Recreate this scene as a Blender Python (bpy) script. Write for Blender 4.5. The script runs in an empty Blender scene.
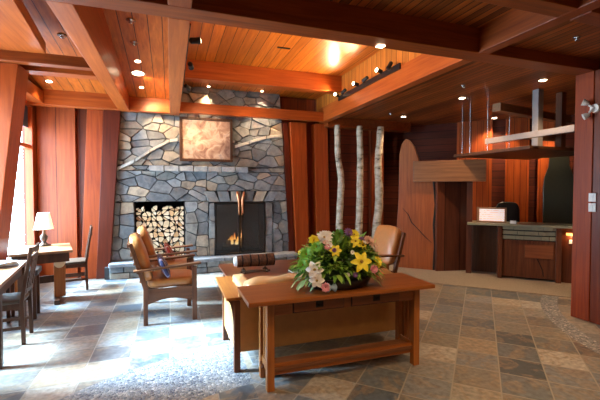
import bpy, bmesh, math, random
from mathutils import Vector, Matrix
random.seed(7)
PI = math.pi
S2 = math.sqrt(0.5)
C = bpy.context.scene.collection
scn = bpy.context.scene

# ------------------------------------------------------------------ materials
def newmat(name):
    m = bpy.data.materials.new(name); m.use_nodes = True
    nt = m.node_tree; b = nt.nodes['Principled BSDF']
    return m, nt, b
def N(nt, t, **k):
    n = nt.nodes.new(t)
    for a, v in k.items(): setattr(n, a, v)
    return n
def link(nt, a, b): nt.links.new(a, b)
def val(nt, op, a, b=None, c=None):
    n = N(nt, 'ShaderNodeMath', operation=op)
    for i, v in enumerate((a, b, c)):
        if v is None: continue
        if isinstance(v, (int, float)): n.inputs[i].default_value = v
        else: link(nt, v, n.inputs[i])
    return n.outputs[0]
def mixc(nt, f, a, b, mode='MIX'):
    n = N(nt, 'ShaderNodeMix', data_type='RGBA', blend_type=mode)
    for i, v in ((0, f), (6, a), (7, b)):
        if isinstance(v, (int, float)): n.inputs[i].default_value = v
        elif isinstance(v, tuple): n.inputs[i].default_value = v if len(v) == 4 else (*v, 1)
        else: link(nt, v, n.inputs[i])
    return n.outputs[2]
def ramp(nt, f, stops):
    n = N(nt, 'ShaderNodeValToRGB'); e = n.color_ramp.elements
    while len(e) < len(stops): e.new(0.5)
    for i, (p, c) in enumerate(stops):
        e[i].position = p; e[i].color = (*c, 1)
    link(nt, f, n.inputs[0]); return n.outputs[0]
def plain(name, col, rough=0.5, metal=0.0, emit=None, es=0, alpha=None, coat=0):
    m, nt, b = newmat(name)
    b.inputs['Base Color'].default_value = (*col, 1)
    b.inputs['Roughness'].default_value = rough
    b.inputs['Metallic'].default_value = metal
    b.inputs['Coat Weight'].default_value = coat
    if emit:
        b.inputs['Emission Color'].default_value = (*emit, 1)
        b.inputs['Emission Strength'].default_value = es
    # slight procedural variation
    tc = N(nt, 'ShaderNodeTexCoord'); no = N(nt, 'ShaderNodeTexNoise'); no.inputs['Scale'].default_value = 14
    link(nt, tc.outputs['Object'], no.inputs['Vector'])
    c = mixc(nt, no.outputs[0], tuple(x*0.82 for x in col), tuple(min(1, x*1.15) for x in col))
    link(nt, c, b.inputs['Base Color'])
    return m
def wood(name, dark, light, grain='y', board=None, baxis='x', rough=0.35, coat=0.15, gap=0.03, var=0.45, off=0.0):
    """grain = axis along the fibres; board = width of boards laid side by side along baxis"""
    m, nt, b = newmat(name)
    tc = N(nt, 'ShaderNodeTexCoord'); mp = N(nt, 'ShaderNodeMapping')
    s = {'x': (0.9, 16, 16), 'y': (16, 0.9, 16), 'z': (16, 16, 0.9)}[grain]
    mp.inputs['Scale'].default_value = s
    vec = tc.outputs['Object']
    sp = N(nt, 'ShaderNodeSeparateXYZ'); link(nt, vec, sp.inputs[0])
    f = None
    if board:
        ax = {'x': 0, 'y': 1, 'z': 2}[baxis]
        q = val(nt, 'DIVIDE', val(nt, 'ADD', sp.outputs[ax], 50+off), board)
        idx = val(nt, 'FLOOR', q); fr = val(nt, 'FRACT', q)
        wn = N(nt, 'ShaderNodeTexWhiteNoise', noise_dimensions='1D'); link(nt, idx, wn.inputs['W'])
        cb = N(nt, 'ShaderNodeCombineXYZ')
        link(nt, val(nt, 'MULTIPLY', wn.outputs['Value'], 37.0), cb.inputs[0]); link(nt, val(nt, 'MULTIPLY', wn.outputs['Value'], 91.0), cb.inputs[1]); link(nt, val(nt, 'MULTIPLY', wn.outputs['Value'], 53.0), cb.inputs[2])
        va = N(nt, 'ShaderNodeVectorMath', operation='ADD'); link(nt, vec, va.inputs[0]); link(nt, cb.outputs[0], va.inputs[1])
        vec = va.outputs[0]
        d = val(nt, 'ABSOLUTE', val(nt, 'SUBTRACT', fr, 0.5))
        gapm = val(nt, 'GREATER_THAN', d, 0.5-gap)
    link(nt, vec, mp.inputs['Vector'])
    no = N(nt, 'ShaderNodeTexNoise'); no.inputs['Scale'].default_value = 1.6; no.inputs['Detail'].default_value = 7; no.inputs['Roughness'].default_value = .62; no.inputs['Distortion'].default_value = 0.5
    link(nt, mp.outputs[0], no.inputs['Vector'])
    mid = tuple((a+c)/2 for a, c in zip(dark, light))
    col = ramp(nt, no.outputs[0], [(0.28, dark), (0.5, mid), (0.74, light)])
    big = N(nt, 'ShaderNodeTexNoise'); big.inputs['Scale'].default_value = 1.1
    link(nt, tc.outputs['Object'], big.inputs['Vector'])
    col = mixc(nt, val(nt, 'MULTIPLY', big.outputs[0], 0.35), col, tuple(x*0.55 for x in dark))
    h = no.outputs[0]
    if board:
        col = mixc(nt, 1.0, col, ramp(nt, wn.outputs['Value'], [(0, (1-var,)*3), (1, (1.0,)*3)]), 'MULTIPLY')
        col = mixc(nt, gapm, col, tuple(x*0.12 for x in dark))
        h = val(nt, 'SUBTRACT', val(nt, 'MULTIPLY', h, 0.15), gapm)
    link(nt, col, b.inputs['Base Color'])
    bp = N(nt, 'ShaderNodeBump'); bp.inputs['Strength'].default_value = 0.25 if board else 0.08; bp.inputs['Distance'].default_value = 0.01
    link(nt, h, bp.inputs['Height']); link(nt, bp.outputs[0], b.inputs['Normal'])
    b.inputs['Roughness'].default_value = rough+.06; b.inputs['Coat Weight'].default_value = coat*.4; b.inputs['Coat Roughness'].default_value = 0.25; b.inputs['Specular IOR Level'].default_value = .32
    return m

CD, CL = (0.34, 0.063, 0.006), (0.74, 0.185, 0.020)      # honey cedar
RD, RL = (0.20, 0.022, 0.004), (0.42, 0.07, 0.012)        # red fir
M = {}
M['ceil_left'] = wood('cedar planks', CD, CL, 'y', 0.16, 'x', 0.38, var=.22)
M['ceil_bay'] = wood('bay cedar planks', (0.42, 0.085, 0.006), (0.84, 0.25, 0.024), 'y', 0.15, 'x', 0.33, var=.4)
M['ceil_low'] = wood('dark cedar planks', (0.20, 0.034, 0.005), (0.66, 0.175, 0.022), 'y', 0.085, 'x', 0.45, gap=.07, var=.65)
M['beam_x'] = wood('beam fir along x', (0.27, 0.04, 0.005), (0.52, 0.11, 0.014), 'x')
M['beam_y'] = wood('beam fir along y', (0.30, 0.05, 0.007), (0.56, 0.135, 0.020), 'y')
M['beam_dark'] = wood('dark beam fir', (0.15, 0.025, 0.004), (0.34, 0.072, 0.010), 'x')
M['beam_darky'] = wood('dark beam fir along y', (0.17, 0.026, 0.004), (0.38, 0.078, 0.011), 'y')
M['fascia_boards'] = wood('fascia boards', (0.48, 0.13, 0.014), (0.78, 0.29, 0.045), 'z', 0.14, 'y', 0.4, var=.25)
M['wall_boards'] = wood('wall boards', (0.28,.04,.008), (0.58, 0.12, 0.022), 'z', 0.37, 'x', 0.4, gap=.012, var=.3)
M['wall_red'] = wood('red wall boards', (0.13, 0.019, 0.004), (0.34, 0.06, 0.009), 'z', 0.19, 'x', 0.38, gap=.02, var=.45)
M['wall_lap'] = wood('lapped dark boards', (0.09, 0.012, 0.004), (0.22, 0.032, 0.008), 'x', 0.2, 'z', 0.4, gap=.03, var=.3)
M['post'] = wood('post fir', (0.26, 0.036, 0.006), (0.50, 0.095, 0.015), 'z', rough=.32)
M['post_red'] = wood('post red fir', (0.20, 0.024, 0.003), (0.42, 0.068, 0.006), 'z', rough=.42, coat=.05)
M['post_dark'] = wood('post dark fir', (0.07, 0.010, 0.004), (0.15, 0.022, 0.006), 'z', rough=.35)
M['desk'] = wood('oak table', (0.19, 0.048, 0.009), (0.40, 0.125, 0.022), 'x', rough=.3, coat=.3)
M['desk_z'] = wood('oak table legs', (0.24, 0.07, 0.014), (0.48, 0.17, 0.035), 'z', rough=.35, coat=.2)
M['desk_y'] = wood('oak across', (0.26, 0.075, 0.014), (0.50, 0.18, 0.035), 'y', rough=.33, coat=.2)
M['drawer'] = wood('drawer oak', (0.13, 0.035, 0.010), (0.30, 0.09, 0.022), 'x', rough=.35)
M['oak_x'] = wood('walnut oak rails', (0.10, 0.035, 0.014), (0.24, 0.09, 0.035), 'x', rough=.38)
M['oak_z'] = wood('walnut oak posts', (0.09, 0.03, 0.013), (0.22, 0.08, 0.032), 'z', rough=.38)
M['cherry'] = wood('dark cherry top', (0.14, 0.035, 0.014), (0.30, 0.085, 0.03), 'x', rough=.25, coat=.4)
M['chair_dark'] = wood('dark chair wood', (0.045, 0.018, 0.009), (0.12, 0.045, 0.02), 'z', rough=.4)
M['slab'] = wood('live edge slab', (0.20, 0.040, 0.008), (0.40, 0.105, 0.02), 'z', rough=.35)
M['slab_dark'] = wood('dark slab', (0.08, 0.02, 0.010), (0.19, 0.055, 0.025), 'z', 0.26, 'x', .33, gap=.02)
M['lintel'] = wood('grey brown lintel', (0.13, 0.05, 0.020), (0.28, 0.125, 0.055), 'x', rough=.3)
M['timber'] = wood('weathered timber', (0.20, 0.09, 0.04), (0.42, 0.21, 0.10), 'x', rough=.5)
M['counter_wood'] = wood('counter walnut', (0.07, 0.020, 0.010), (0.22, 0.07, 0.03), 'z', rough=.3)
M['far_red'] = wood('lit red boards', (0.34, 0.045, 0.007), (0.66, 0.14, 0.02), 'z', 0.12, 'x', .4)  # brighter red puts the lit look of these wall strips into colour
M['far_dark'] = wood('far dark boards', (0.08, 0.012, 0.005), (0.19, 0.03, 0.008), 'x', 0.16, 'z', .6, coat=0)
M['black'] = plain('black metal', (0.012, 0.011, 0.011), .45, .3)
M['iron'] = plain('dark iron', (0.03, 0.026, 0.024), .4, .8)
M['soot_gap_black'] = plain('soot_gap_black', (0.012, 0.010, 0.009), .9)
M['white_plastic'] = plain('white plastic', (0.78, 0.77, 0.74), .4)
M['chrome'] = plain('brushed nickel', (0.6, 0.6, 0.6), .25, .9)
M['leather'] = plain('tan leather', (0.52, 0.20, 0.055), .36, coat=.2)
M['leather_pale'] = plain('pale tan leather', (0.62, 0.34, 0.15), .34, coat=.2)
M['leather_panel'] = plain('ochre leather', (0.56, 0.27, 0.08), .45)
M['copper'] = plain('copper', (0.72, 0.30, 0.14), .3, .9)
M['lens'] = plain('lamp lens', (1, .9, .75), .4, emit=(1, .78, .5), es=14)
M['lens_dim'] = plain('lamp lens soft', (1, .5, .2), .4, emit=(1, .38, .08), es=2.5)
M['tan_carpet'] = None
M['grey_stool'] = plain('charcoal vinyl', (0.045, 0.05, 0.06), .4)
M['cream'] = plain('cream end grain', (0.80, 0.58, 0.34), .75)
M['cream2'] = plain('honey end grain', (0.66, 0.40, 0.19), .75)
M['cream3'] = plain('pale end grain', (0.86, 0.70, 0.48), .75)
M['bark'] = plain('bark', (0.10, 0.055, 0.03), .9)
M['shade'] = plain('linen shade', (0.9, 0.82, 0.68), .8, emit=(1, .72, .42), es=1.0)
M['bronze'] = plain('bronze lamp base', (0.05, 0.03, 0.02), .4, .5)
M['slate_top'] = plain('green grey stone', (0.26, 0.24, 0.16), .35, coat=.3)
M['ceramic'] = plain('dark ceramic', (0.008, 0.008, 0.014), .35, coat=.1)

# glass for windows
def glass_mat():
    m, nt, b = newmat('window glass')
    nt.nodes.remove(b)
    o = nt.nodes['Material Output']
    t = N(nt, 'ShaderNodeBsdfTransparent'); g = N(nt, 'ShaderNodeBsdfGlossy'); g.inputs['Roughness'].default_value = .02
    mx = N(nt, 'ShaderNodeMixShader'); mx.inputs[0].default_value = .06
    link(nt, t.outputs[0], mx.inputs[1]); link(nt, g.outputs[0], mx.inputs[2]); link(nt, mx.outputs[0], o.inputs[0])
    return m
M['glass'] = glass_mat()
def mesh_screen():
    m, nt, b = newmat('fire screen mesh')
    nt.nodes.remove(b); o = nt.nodes['Material Output']
    t = N(nt, 'ShaderNodeBsdfTransparent'); g = N(nt, 'ShaderNodeBsdfPrincipled')
    g.inputs['Base Color'].default_value = (.06, .055, .05, 1); g.inputs['Metallic'].default_value = .4; g.inputs['Roughness'].default_value = .5
    mx = N(nt, 'ShaderNodeMixShader'); mx.inputs[0].default_value = .6
    link(nt, t.outputs[0], mx.inputs[1]); link(nt, g.outputs[0], mx.inputs[2]); link(nt, mx.outputs[0], o.inputs[0])
    return m
M['screen'] = mesh_screen()
def flame_mat():
    m, nt, b = newmat('flame')
    tc = N(nt, 'ShaderNodeTexCoord'); sp = N(nt, 'ShaderNodeSeparateXYZ'); link(nt, tc.outputs['Generated'], sp.inputs[0])
    c = ramp(nt, sp.outputs[2], [(0, (1, .75, .35)), (.45, (1, .45, .08)), (1, (.9, .12, .01))])
    link(nt, c, b.inputs['Emission Color']); b.inputs['Emission Strength'].default_value = 5
    b.inputs['Base Color'].default_value = (0, 0, 0, 1)
    return m
M['flame'] = flame_mat()
def birch_mat():
    m, nt, b = newmat('birch bark')
    tc = N(nt, 'ShaderNodeTexCoord'); mp = N(nt, 'ShaderNodeMapping'); mp.inputs['Scale'].default_value = (7, 7, 15)
    link(nt, tc.outputs['Object'], mp.inputs[0])
    no = N(nt, 'ShaderNodeTexNoise'); no.inputs['Scale'].default_value = 1; no.inputs['Detail'].default_value = 5
    link(nt, mp.outputs[0], no.inputs['Vector'])
    c = ramp(nt, no.outputs[0], [(.30, (.08, .06, .045)), (.38, (.34, .27, .19)), (.55, (.52, .45, .35)), (.8, (.62, .56, .46))])
    link(nt, c, b.inputs['Base Color']); b.inputs['Roughness'].default_value = .8
    bp = N(nt, 'ShaderNodeBump'); bp.inputs['Strength'].default_value = .3; link(nt, no.outputs[0], bp.inputs['Height']); link(nt, bp.outputs[0], b.inputs['Normal'])
    return m
M['birch'] = birch_mat()
M['bark_red'] = wood('cinnamon bark', (0.05, 0.02, 0.012), (0.42, 0.17, 0.07), 'y', 0.11, 'x', .7, coat=0, gap=.08)
def stone_mat():
    m, nt, b = newmat('ledge stone')
    at = N(nt, 'ShaderNodeAttribute', attribute_name='stone')
    tc = N(nt, 'ShaderNodeTexCoord')
    no = N(nt, 'ShaderNodeTexNoise'); no.inputs['Scale'].default_value = 9; no.inputs['Detail'].default_value = 8; no.inputs['Roughness'].default_value = .65
    link(nt, tc.outputs['Object'], no.inputs['Vector'])
    c = mixc(nt, 1.0, at.outputs['Color'], ramp(nt, no.outputs[0], [(.25, (.45, .45, .47)), (.5, (.9, .9, .9)), (.75, (1.35, 1.3, 1.2))]), 'MULTIPLY')
    n2 = N(nt, 'ShaderNodeTexNoise'); n2.inputs['Scale'].default_value = 3.2; n2.inputs['Detail'].default_value = 3
    link(nt, tc.outputs['Object'], n2.inputs['Vector'])
    c = mixc(nt, ramp(nt, n2.outputs[0], [(.55, (0, 0, 0)), (.72, (.35, .35, .35))]), c, (.36, .24, .14))
    link(nt, c, b.inputs['Base Color']); b.inputs['Roughness'].default_value = .7
    bp = N(nt, 'ShaderNodeBump'); bp.inputs['Strength'].default_value = .7; bp.inputs['Distance'].default_value = .02
    link(nt, no.outputs[0], bp.inputs['Height']); link(nt, bp.outputs[0], b.inputs['Normal'])
    return m
M['stone'] = stone_mat()
M['mortar'] = plain('dark mortar', (0.045, 0.045, 0.05), .95)
def art_mat():
    m, nt, b = newmat('copper relief picture')
    tc = N(nt, 'ShaderNodeTexCoord')
    no = N(nt, 'ShaderNodeTexNoise'); no.inputs['Scale'].default_value = 5.5; no.inputs['Detail'].default_value = 6; no.inputs['Distortion'].default_value = 1.2
    link(nt, tc.outputs['Object'], no.inputs['Vector'])
    c = ramp(nt, no.outputs[0], [(.3, (.22, .11, .08)), (.45, (.42, .25, .17)), (.58, (.62, .46, .34)), (.72, (.40, .30, .27))])
    link(nt, c, b.inputs['Base Color']); b.inputs['Roughness'].default_value = .45; b.inputs['Metallic'].default_value = .25
    bp = N(nt, 'ShaderNodeBump'); bp.inputs['Strength'].default_value = .5; bp.inputs['Distance'].default_value = .02
    link(nt, no.outputs[0], bp.inputs['Height']); link(nt, bp.outputs[0], b.inputs['Normal'])
    return m
M['art'] = art_mat()
def carpet_mat():
    m, nt, b = newmat('taupe carpet')
    tc = N(nt, 'ShaderNodeTexCoord'); no = N(nt, 'ShaderNodeTexNoise'); no.inputs['Scale'].default_value = 130
    link(nt, tc.outputs['Object'], no.inputs['Vector'])
    link(nt, ramp(nt, no.outputs[0], [(.3, (.20, .155, .115)), (.7, (.36, .29, .22))]), b.inputs['Base Color'])
    b.inputs['Roughness'].default_value = .95
    return m
M['carpet'] = carpet_mat()
def paper_mat():
    m, nt, b = newmat('printed notice')
    tc = N(nt, 'ShaderNodeTexCoord'); sp = N(nt, 'ShaderNodeSeparateXYZ'); link(nt, tc.outputs['Object'], sp.inputs[0])
    fr = val(nt, 'FRACT', val(nt, 'MULTIPLY', sp.outputs[2], 26)); ln = val(nt, 'GREATER_THAN', fr, .62)
    no = N(nt, 'ShaderNodeTexNoise'); no.inputs['Scale'].default_value = 30; link(nt, tc.outputs['Object'], no.inputs['Vector'])
    f = val(nt, 'MULTIPLY', ln, val(nt, 'GREATER_THAN', no.outputs[0], .45))
    c = mixc(nt, f, (.95, .82, .76), (.72, .46, .40))
    link(nt, c, b.inputs['Base Color']); link(nt, c, b.inputs['Emission Color']); b.inputs['Emission Strength'].default_value = .45  # sheet glows by itself so that it looks brightly lit
    return m
M['paper'] = paper_mat()

def floor_mat():
    m, nt, b = newmat('slate tiles and pebbles')
    tc = N(nt, 'ShaderNodeTexCoord'); sp = N(nt, 'ShaderNodeSeparateXYZ'); link(nt, tc.outputs['Object'], sp.inputs[0])
    x, y = sp.outputs[0], sp.outputs[1]
    T = 0.357
    # straight grid at the window side, diagonal grid elsewhere
    u1 = val(nt, 'DIVIDE', val(nt, 'ADD', x, .74+.357*20), T); v1 = val(nt, 'DIVIDE', val(nt, 'ADD', y, .1+.357*20), T)
    u2 = val(nt, 'DIVIDE', val(nt, 'ADD', val(nt, 'MULTIPLY', val(nt, 'SUBTRACT', x, y), S2), -.17+.357*30), T)
    v2 = val(nt, 'DIVIDE', val(nt, 'ADD', val(nt, 'MULTIPLY', val(nt, 'ADD', x, y), S2), .05+.357*30), .36)
    bound = val(nt, 'ADD', .62, val(nt, 'MULTIPLY', val(nt, 'MAXIMUM', val(nt, 'SUBTRACT', y, 3.2), 0), .62))
    sel = val(nt, 'GREATER_THAN', x, bound)
    def mixv(a, c):
        return val(nt, 'ADD', val(nt, 'MULTIPLY', a, val(nt, 'SUBTRACT', 1, sel)), val(nt, 'MULTIPLY', c, sel))
    u, v = mixv(u1, u2), mixv(v1, v2)
    cb = N(nt, 'ShaderNodeCombineXYZ'); link(nt, val(nt, 'FLOOR', u), cb.inputs[0]); link(nt, val(nt, 'FLOOR', v), cb.inputs[1]); link(nt, sel, cb.inputs[2])
    wn = N(nt, 'ShaderNodeTexWhiteNoise', noise_dimensions='3D'); link(nt, cb.outputs[0], wn.inputs['Vector'])
    du = val(nt, 'ABSOLUTE', val(nt, 'SUBTRACT', val(nt, 'FRACT', u), .5)); dv = val(nt, 'ABSOLUTE', val(nt, 'SUBTRACT', val(nt, 'FRACT', v), .5))
    edge = val(nt, 'MAXIMUM', du, dv)
    grout = N(nt, 'ShaderNodeMapRange'); grout.inputs[1].default_value = .478; grout.inputs[2].default_value = .490
    link(nt, edge, grout.inputs[0]); grout = grout.outputs[0]
    tile = ramp(nt, wn.outputs['Value'], [(0, (.05, .065, .085)), (.18, (.12, .14, .16)), (.36, (.20, .175, .145)), (.52, (.16, .18, .21)), (.66, (.28, .25, .21)), (.78, (.075, .08, .095)), (.9, (.34, .26, .18)), (1, (.38, .37, .35))])
    # mottling, warped per tile
    va = N(nt, 'ShaderNodeVectorMath', operation='MULTIPLY_ADD'); link(nt, wn.outputs['Color'], va.inputs[0]); va.inputs[1].default_value = (9, 9, 9); link(nt, tc.outputs['Object'], va.inputs[2])
    no = N(nt, 'ShaderNodeTexNoise'); no.inputs['Scale'].default_value = 3.2; no.inputs['Detail'].default_value = 7; no.inputs['Roughness'].default_value = .6; no.inputs['Distortion'].default_value = 1.6
    link(nt, va.outputs[0], no.inputs['Vector'])
    rust = ramp(nt, no.outputs[0], [(.5, (0, 0, 0)), (.56, (.55, .55, .55)), (.66, (.1, .1, .1))])
    tile = mixc(nt, rust, tile, (.29, .20, .12))
    fine = N(nt, 'ShaderNodeTexNoise'); fine.inputs['Scale'].default_value = 22; fine.inputs['Detail'].default_value = 6
    link(nt, tc.outputs['Object'], fine.inputs['Vector'])
    tile = mixc(nt, 1.0, tile, ramp(nt, fine.outputs[0], [(.3, (.6, .6, .6)), (.7, (1.3, 1.3, 1.3))]), 'MULTIPLY')
    tile = mixc(nt, grout, tile, (.30, .27, .23))
    # pebble band: an arc in front of the table, and a loose stream by the column
    def ringmask(cx, cy, r, w, xa=None):
        dx = val(nt, 'SUBTRACT', x, cx); dy = val(nt, 'SUBTRACT', y, cy)
        d = val(nt, 'SQRT', val(nt, 'ADD', val(nt, 'MULTIPLY', dx, dx), val(nt, 'MULTIPLY', dy, dy)))
        return val(nt, 'LESS_THAN', val(nt, 'ABSOLUTE', val(nt, 'SUBTRACT', d, r)), w)
    pm = val(nt, 'MULTIPLY', ringmask(.75, 1.45, 1.95, .42), val(nt, 'LESS_THAN', x, .63))
    pm2 = ringmask(6.9, 1.3, 3.1, .10)
    pm = val(nt, 'MAXIMUM', pm, pm2)
    vo = N(nt, 'ShaderNodeTexVoronoi'); vo.inputs['Scale'].default_value = 42; link(nt, tc.outputs['Object'], vo.inputs['Vector'])
    ve = N(nt, 'ShaderNodeTexVoronoi', feature='DISTANCE_TO_EDGE'); ve.inputs['Scale'].default_value = 42; link(nt, tc.outputs['Object'], ve.inputs['Vector'])
    sc = N(nt, 'ShaderNodeSeparateColor'); link(nt, vo.outputs['Color'], sc.inputs[0])
    peb = ramp(nt, sc.outputs[0], [(0, (.05, .065, .10)), (.4, (.13, .15, .19)), (.7, (.26, .27, .29)), (1, (.46, .44, .42))])
    peb = mixc(nt, val(nt, 'LESS_THAN', ve.outputs['Distance'], .08), peb, (.22, .21, .20))
    col = mixc(nt, pm, tile, peb)
    link(nt, col, b.inputs['Base Color'])
    ht = val(nt, 'SUBTRACT', val(nt, 'MULTIPLY', no.outputs[0], .5), val(nt, 'MULTIPLY', grout, .5))
    ht = val(nt, 'ADD', ht, val(nt, 'MULTIPLY', fine.outputs[0], .25))
    ph = val(nt, 'MINIMUM', val(nt, 'MULTIPLY', ve.outputs['Distance'], 4), 1)
    ht = val(nt, 'ADD', val(nt, 'MULTIPLY', ht, val(nt, 'SUBTRACT', 1, pm)), val(nt, 'MULTIPLY', ph, pm))
    bp = N(nt, 'ShaderNodeBump'); bp.inputs['Strength'].default_value = .35; bp.inputs['Distance'].default_value = .012
    link(nt, ht, bp.inputs['Height']); link(nt, bp.outputs[0], b.inputs['Normal'])
    link(nt, val(nt, 'ADD', .30, val(nt, 'MULTIPLY', fine.outputs[0], .22)), b.inputs['Roughness'])
    b.inputs['Specular IOR Level'].default_value = .8
    return m
M['floor'] = floor_mat()

# ------------------------------------------------------------------ mesh helper
class MB:
    def __init__(s): s.v = []; s.f = []; s.mi = []; s.col = []
    def add(s, vs, fs, mi=0, col=None, xf=None):
        o = len(s.v)
        for p in vs:
            s.v.append(tuple(xf @ Vector(p)) if xf else tuple(p))
        for f in fs: s.f.append(tuple(i+o for i in f)); s.mi.append(mi); s.col.append(col)
        return s
    def box(s, x0, x1, y0, y1, z0, z1, mi=0, xf=None, col=None):
        vs = [(x, y, z) for z in (z0, z1) for x, y in ((x0, y0), (x1, y0), (x1, y1), (x0, y1))]
        return s.add(vs, [(3, 2, 1, 0), (4, 5, 6, 7), (0, 1, 5, 4), (1, 2, 6, 5), (2, 3, 7, 6), (3, 0, 4, 7)], mi, col, xf)
    def prism(s, poly, a0, a1, plane='xy', mi=0, mi_cap=None, xf=None, col=None):
        n = len(poly)
        def P(p, a):
            return {'xy': (p[0], p[1], a), 'xz': (p[0], a, p[1]), 'yz': (a, p[0], p[1])}[plane]
        vs = [P(p, a0) for p in poly]+[P(p, a1) for p in poly]
        area = sum(poly[i][0]*poly[(i+1) % n][1]-poly[(i+1) % n][0]*poly[i][1] for i in range(n))
        flip = (area < 0) ^ (plane == 'xz') ^ (a1 < a0)
        side = [(i, (i+1) % n, n+(i+1) % n, n+i) for i in range(n)]
        caps = [tuple(reversed(range(n))), tuple(range(n, 2*n))]
        if flip: side = [tuple(reversed(f)) for f in side]; caps = [tuple(reversed(f)) for f in caps]
        s.add(vs, side, mi, col, xf)
        o = len(s.v)-2*n
        for f in caps: s.f.append(tuple(i+o for i in f)); s.mi.append(mi if mi_cap is None else mi_cap); s.col.append(col)
        return s
    def hexa(s, b, t, mi=0):   # bottom quad, top quad (ccw from above)
        return s.add(list(b)+list(t), [(3, 2, 1, 0), (4, 5, 6, 7), (0, 1, 5, 4), (1, 2, 6, 5), (2, 3, 7, 6), (3, 0, 4, 7)], mi)
    def tube(s, pts, r, n=10, mi=0, jit=0.0, xf=None):
        pts = [Vector(p) for p in pts]; rs = r if isinstance(r, (list, tuple)) else [r]*len(pts)
        vs = []; prev = None
        for i, p in enumerate(pts):
            d = (pts[min(i+1, len(pts)-1)]-pts[max(i-1, 0)]).normalized()
            a = d.orthogonal().normalized() if prev is None else (prev-d*prev.dot(d)).normalized()
            prev = a; b = d.cross(a)
            for k in range(n):
                t = 2*PI*k/n; rr = rs[i]*(1+random.uniform(-jit, jit))
                vs.append(p+a*math.cos(t)*rr+b*math.sin(t)*rr)
        fs = []
        for i in range(len(pts)-1):
            for k in range(n):
                fs.append((i*n+k, i*n+(k+1) % n, (i+1)*n+(k+1) % n, (i+1)*n+k))
        fs.append(tuple(reversed(range(n)))); fs.append(tuple(range((len(pts)-1)*n, len(pts)*n)))
        return s.add(vs, fs, mi, None, xf)
    def lathe(s, prof, n=24, mi=0, c=(0, 0, 0), xf=None, axis='z'):
        vs = []
        for r, z in prof:
            for k in range(n):
                t = 2*PI*k/n; q = (r*math.cos(t), r*math.sin(t), z)
                if axis == 'y': q = (q[0], q[2], q[1])
                if axis == 'x': q = (q[2], q[0], q[1])
                vs.append((q[0]+c[0], q[1]+c[1], q[2]+c[2]))
        fs = [(i*n+k, i*n+(k+1) % n, (i+1)*n+(k+1) % n, (i+1)*n+k) for i in range(len(prof)-1) for k in range(n)]
        fs.append(tuple(reversed(range(n)))); fs.append(tuple(range((len(prof)-1)*n, len(prof)*n)))
        return s.add(vs, fs, mi, None, xf)
    def build(s, name, mats, parent=None, bevel=0, smooth=False, sub=0, loc=None, rotz=0, kind=None, fixn=True):
        me = bpy.data.meshes.new(name); me.from_pydata(s.v, [], s.f)
        if not isinstance(mats, (list, tuple)): mats = [mats]
        for m in mats: me.materials.append(m)
        for p, mi in zip(me.polygons, s.mi): p.material_index = mi; p.use_smooth = smooth
        if any(c is not None for c in s.col):
            a = me.color_attributes.new('stone', 'FLOAT_COLOR', 'CORNER')
            for p, c in zip(me.polygons, s.col):
                for li in p.loop_indices: a.data[li].color = (*(c or (.1, .1, .1)), 1)
        if fixn:
            bm = bmesh.new(); bm.from_mesh(me); bmesh.ops.recalc_face_normals(bm, faces=bm.faces); bm.to_mesh(me); bm.free()
        me.update()
        o = bpy.data.objects.new(name, me); C.objects.link(o)
        if loc: o.location = loc
        if rotz: o.rotation_euler.z = rotz
        if parent: o.parent = parent
        if bevel:
            b = o.modifiers.new('bevel', 'BEVEL'); b.width = bevel; b.segments = 2; b.limit_method = 'ANGLE'; b.angle_limit = math.radians(40)
        if sub:
            u = o.modifiers.new('sub', 'SUBSURF'); u.levels = sub; u.render_levels = sub
        if kind: o['kind'] = kind
        return o
def tag(o, label, cat, group=None):
    o['label'] = label; o['category'] = cat
    if group: o['group'] = group
    return o
def thing(name, label, cat, loc=(0, 0, 0), rotz=0, group=None):
    o = bpy.data.objects.new(name, None); C.objects.link(o); o.empty_display_size = .1
    o.location = loc; o.rotation_euler.z = rotz
    return tag(o, label, cat, group)
def dup(root, loc, rotz, label, group=None):
    r = root.copy(); C.objects.link(r); r.location = loc; r.rotation_euler.z = rotz; r['label'] = label
    if group: r['group'] = group
    for ch in list(root.children):
        c = ch.copy(); C.objects.link(c); c.parent = r
        for g in list(ch.children):
            d = g.copy(); C.objects.link(d); d.parent = c
    return r
def struct(name, mb, m, bevel=0, **k): return mb.build(name, m, None, bevel, kind='structure', **k)
def box(x0, x1, y0, y1, z0, z1): return MB().box(x0, x1, y0, y1, z0, z1)
tn = [0]
def trim(mb, m, bevel=.006, **k):
    tn[0] += 1; return struct('trim_%d' % tn[0], mb, m, bevel, **k)

# ------------------------------------------------------------------ shell
struct('floor', box(-2.3, 9.0, -4, 9.6, -.06, 0), M['floor'])
# reception carpet
tag(MB().prism([(9, .35), (9, 9.0), (4.75, 9.0), (4.75, 7.7), (1.65, 7.7)], .001, .012).build('carpet', M['carpet']), 'taupe carpet laid diagonally in front of the reception counter', 'carpet')['kind'] = 'structure'
WX = -2.2
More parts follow.
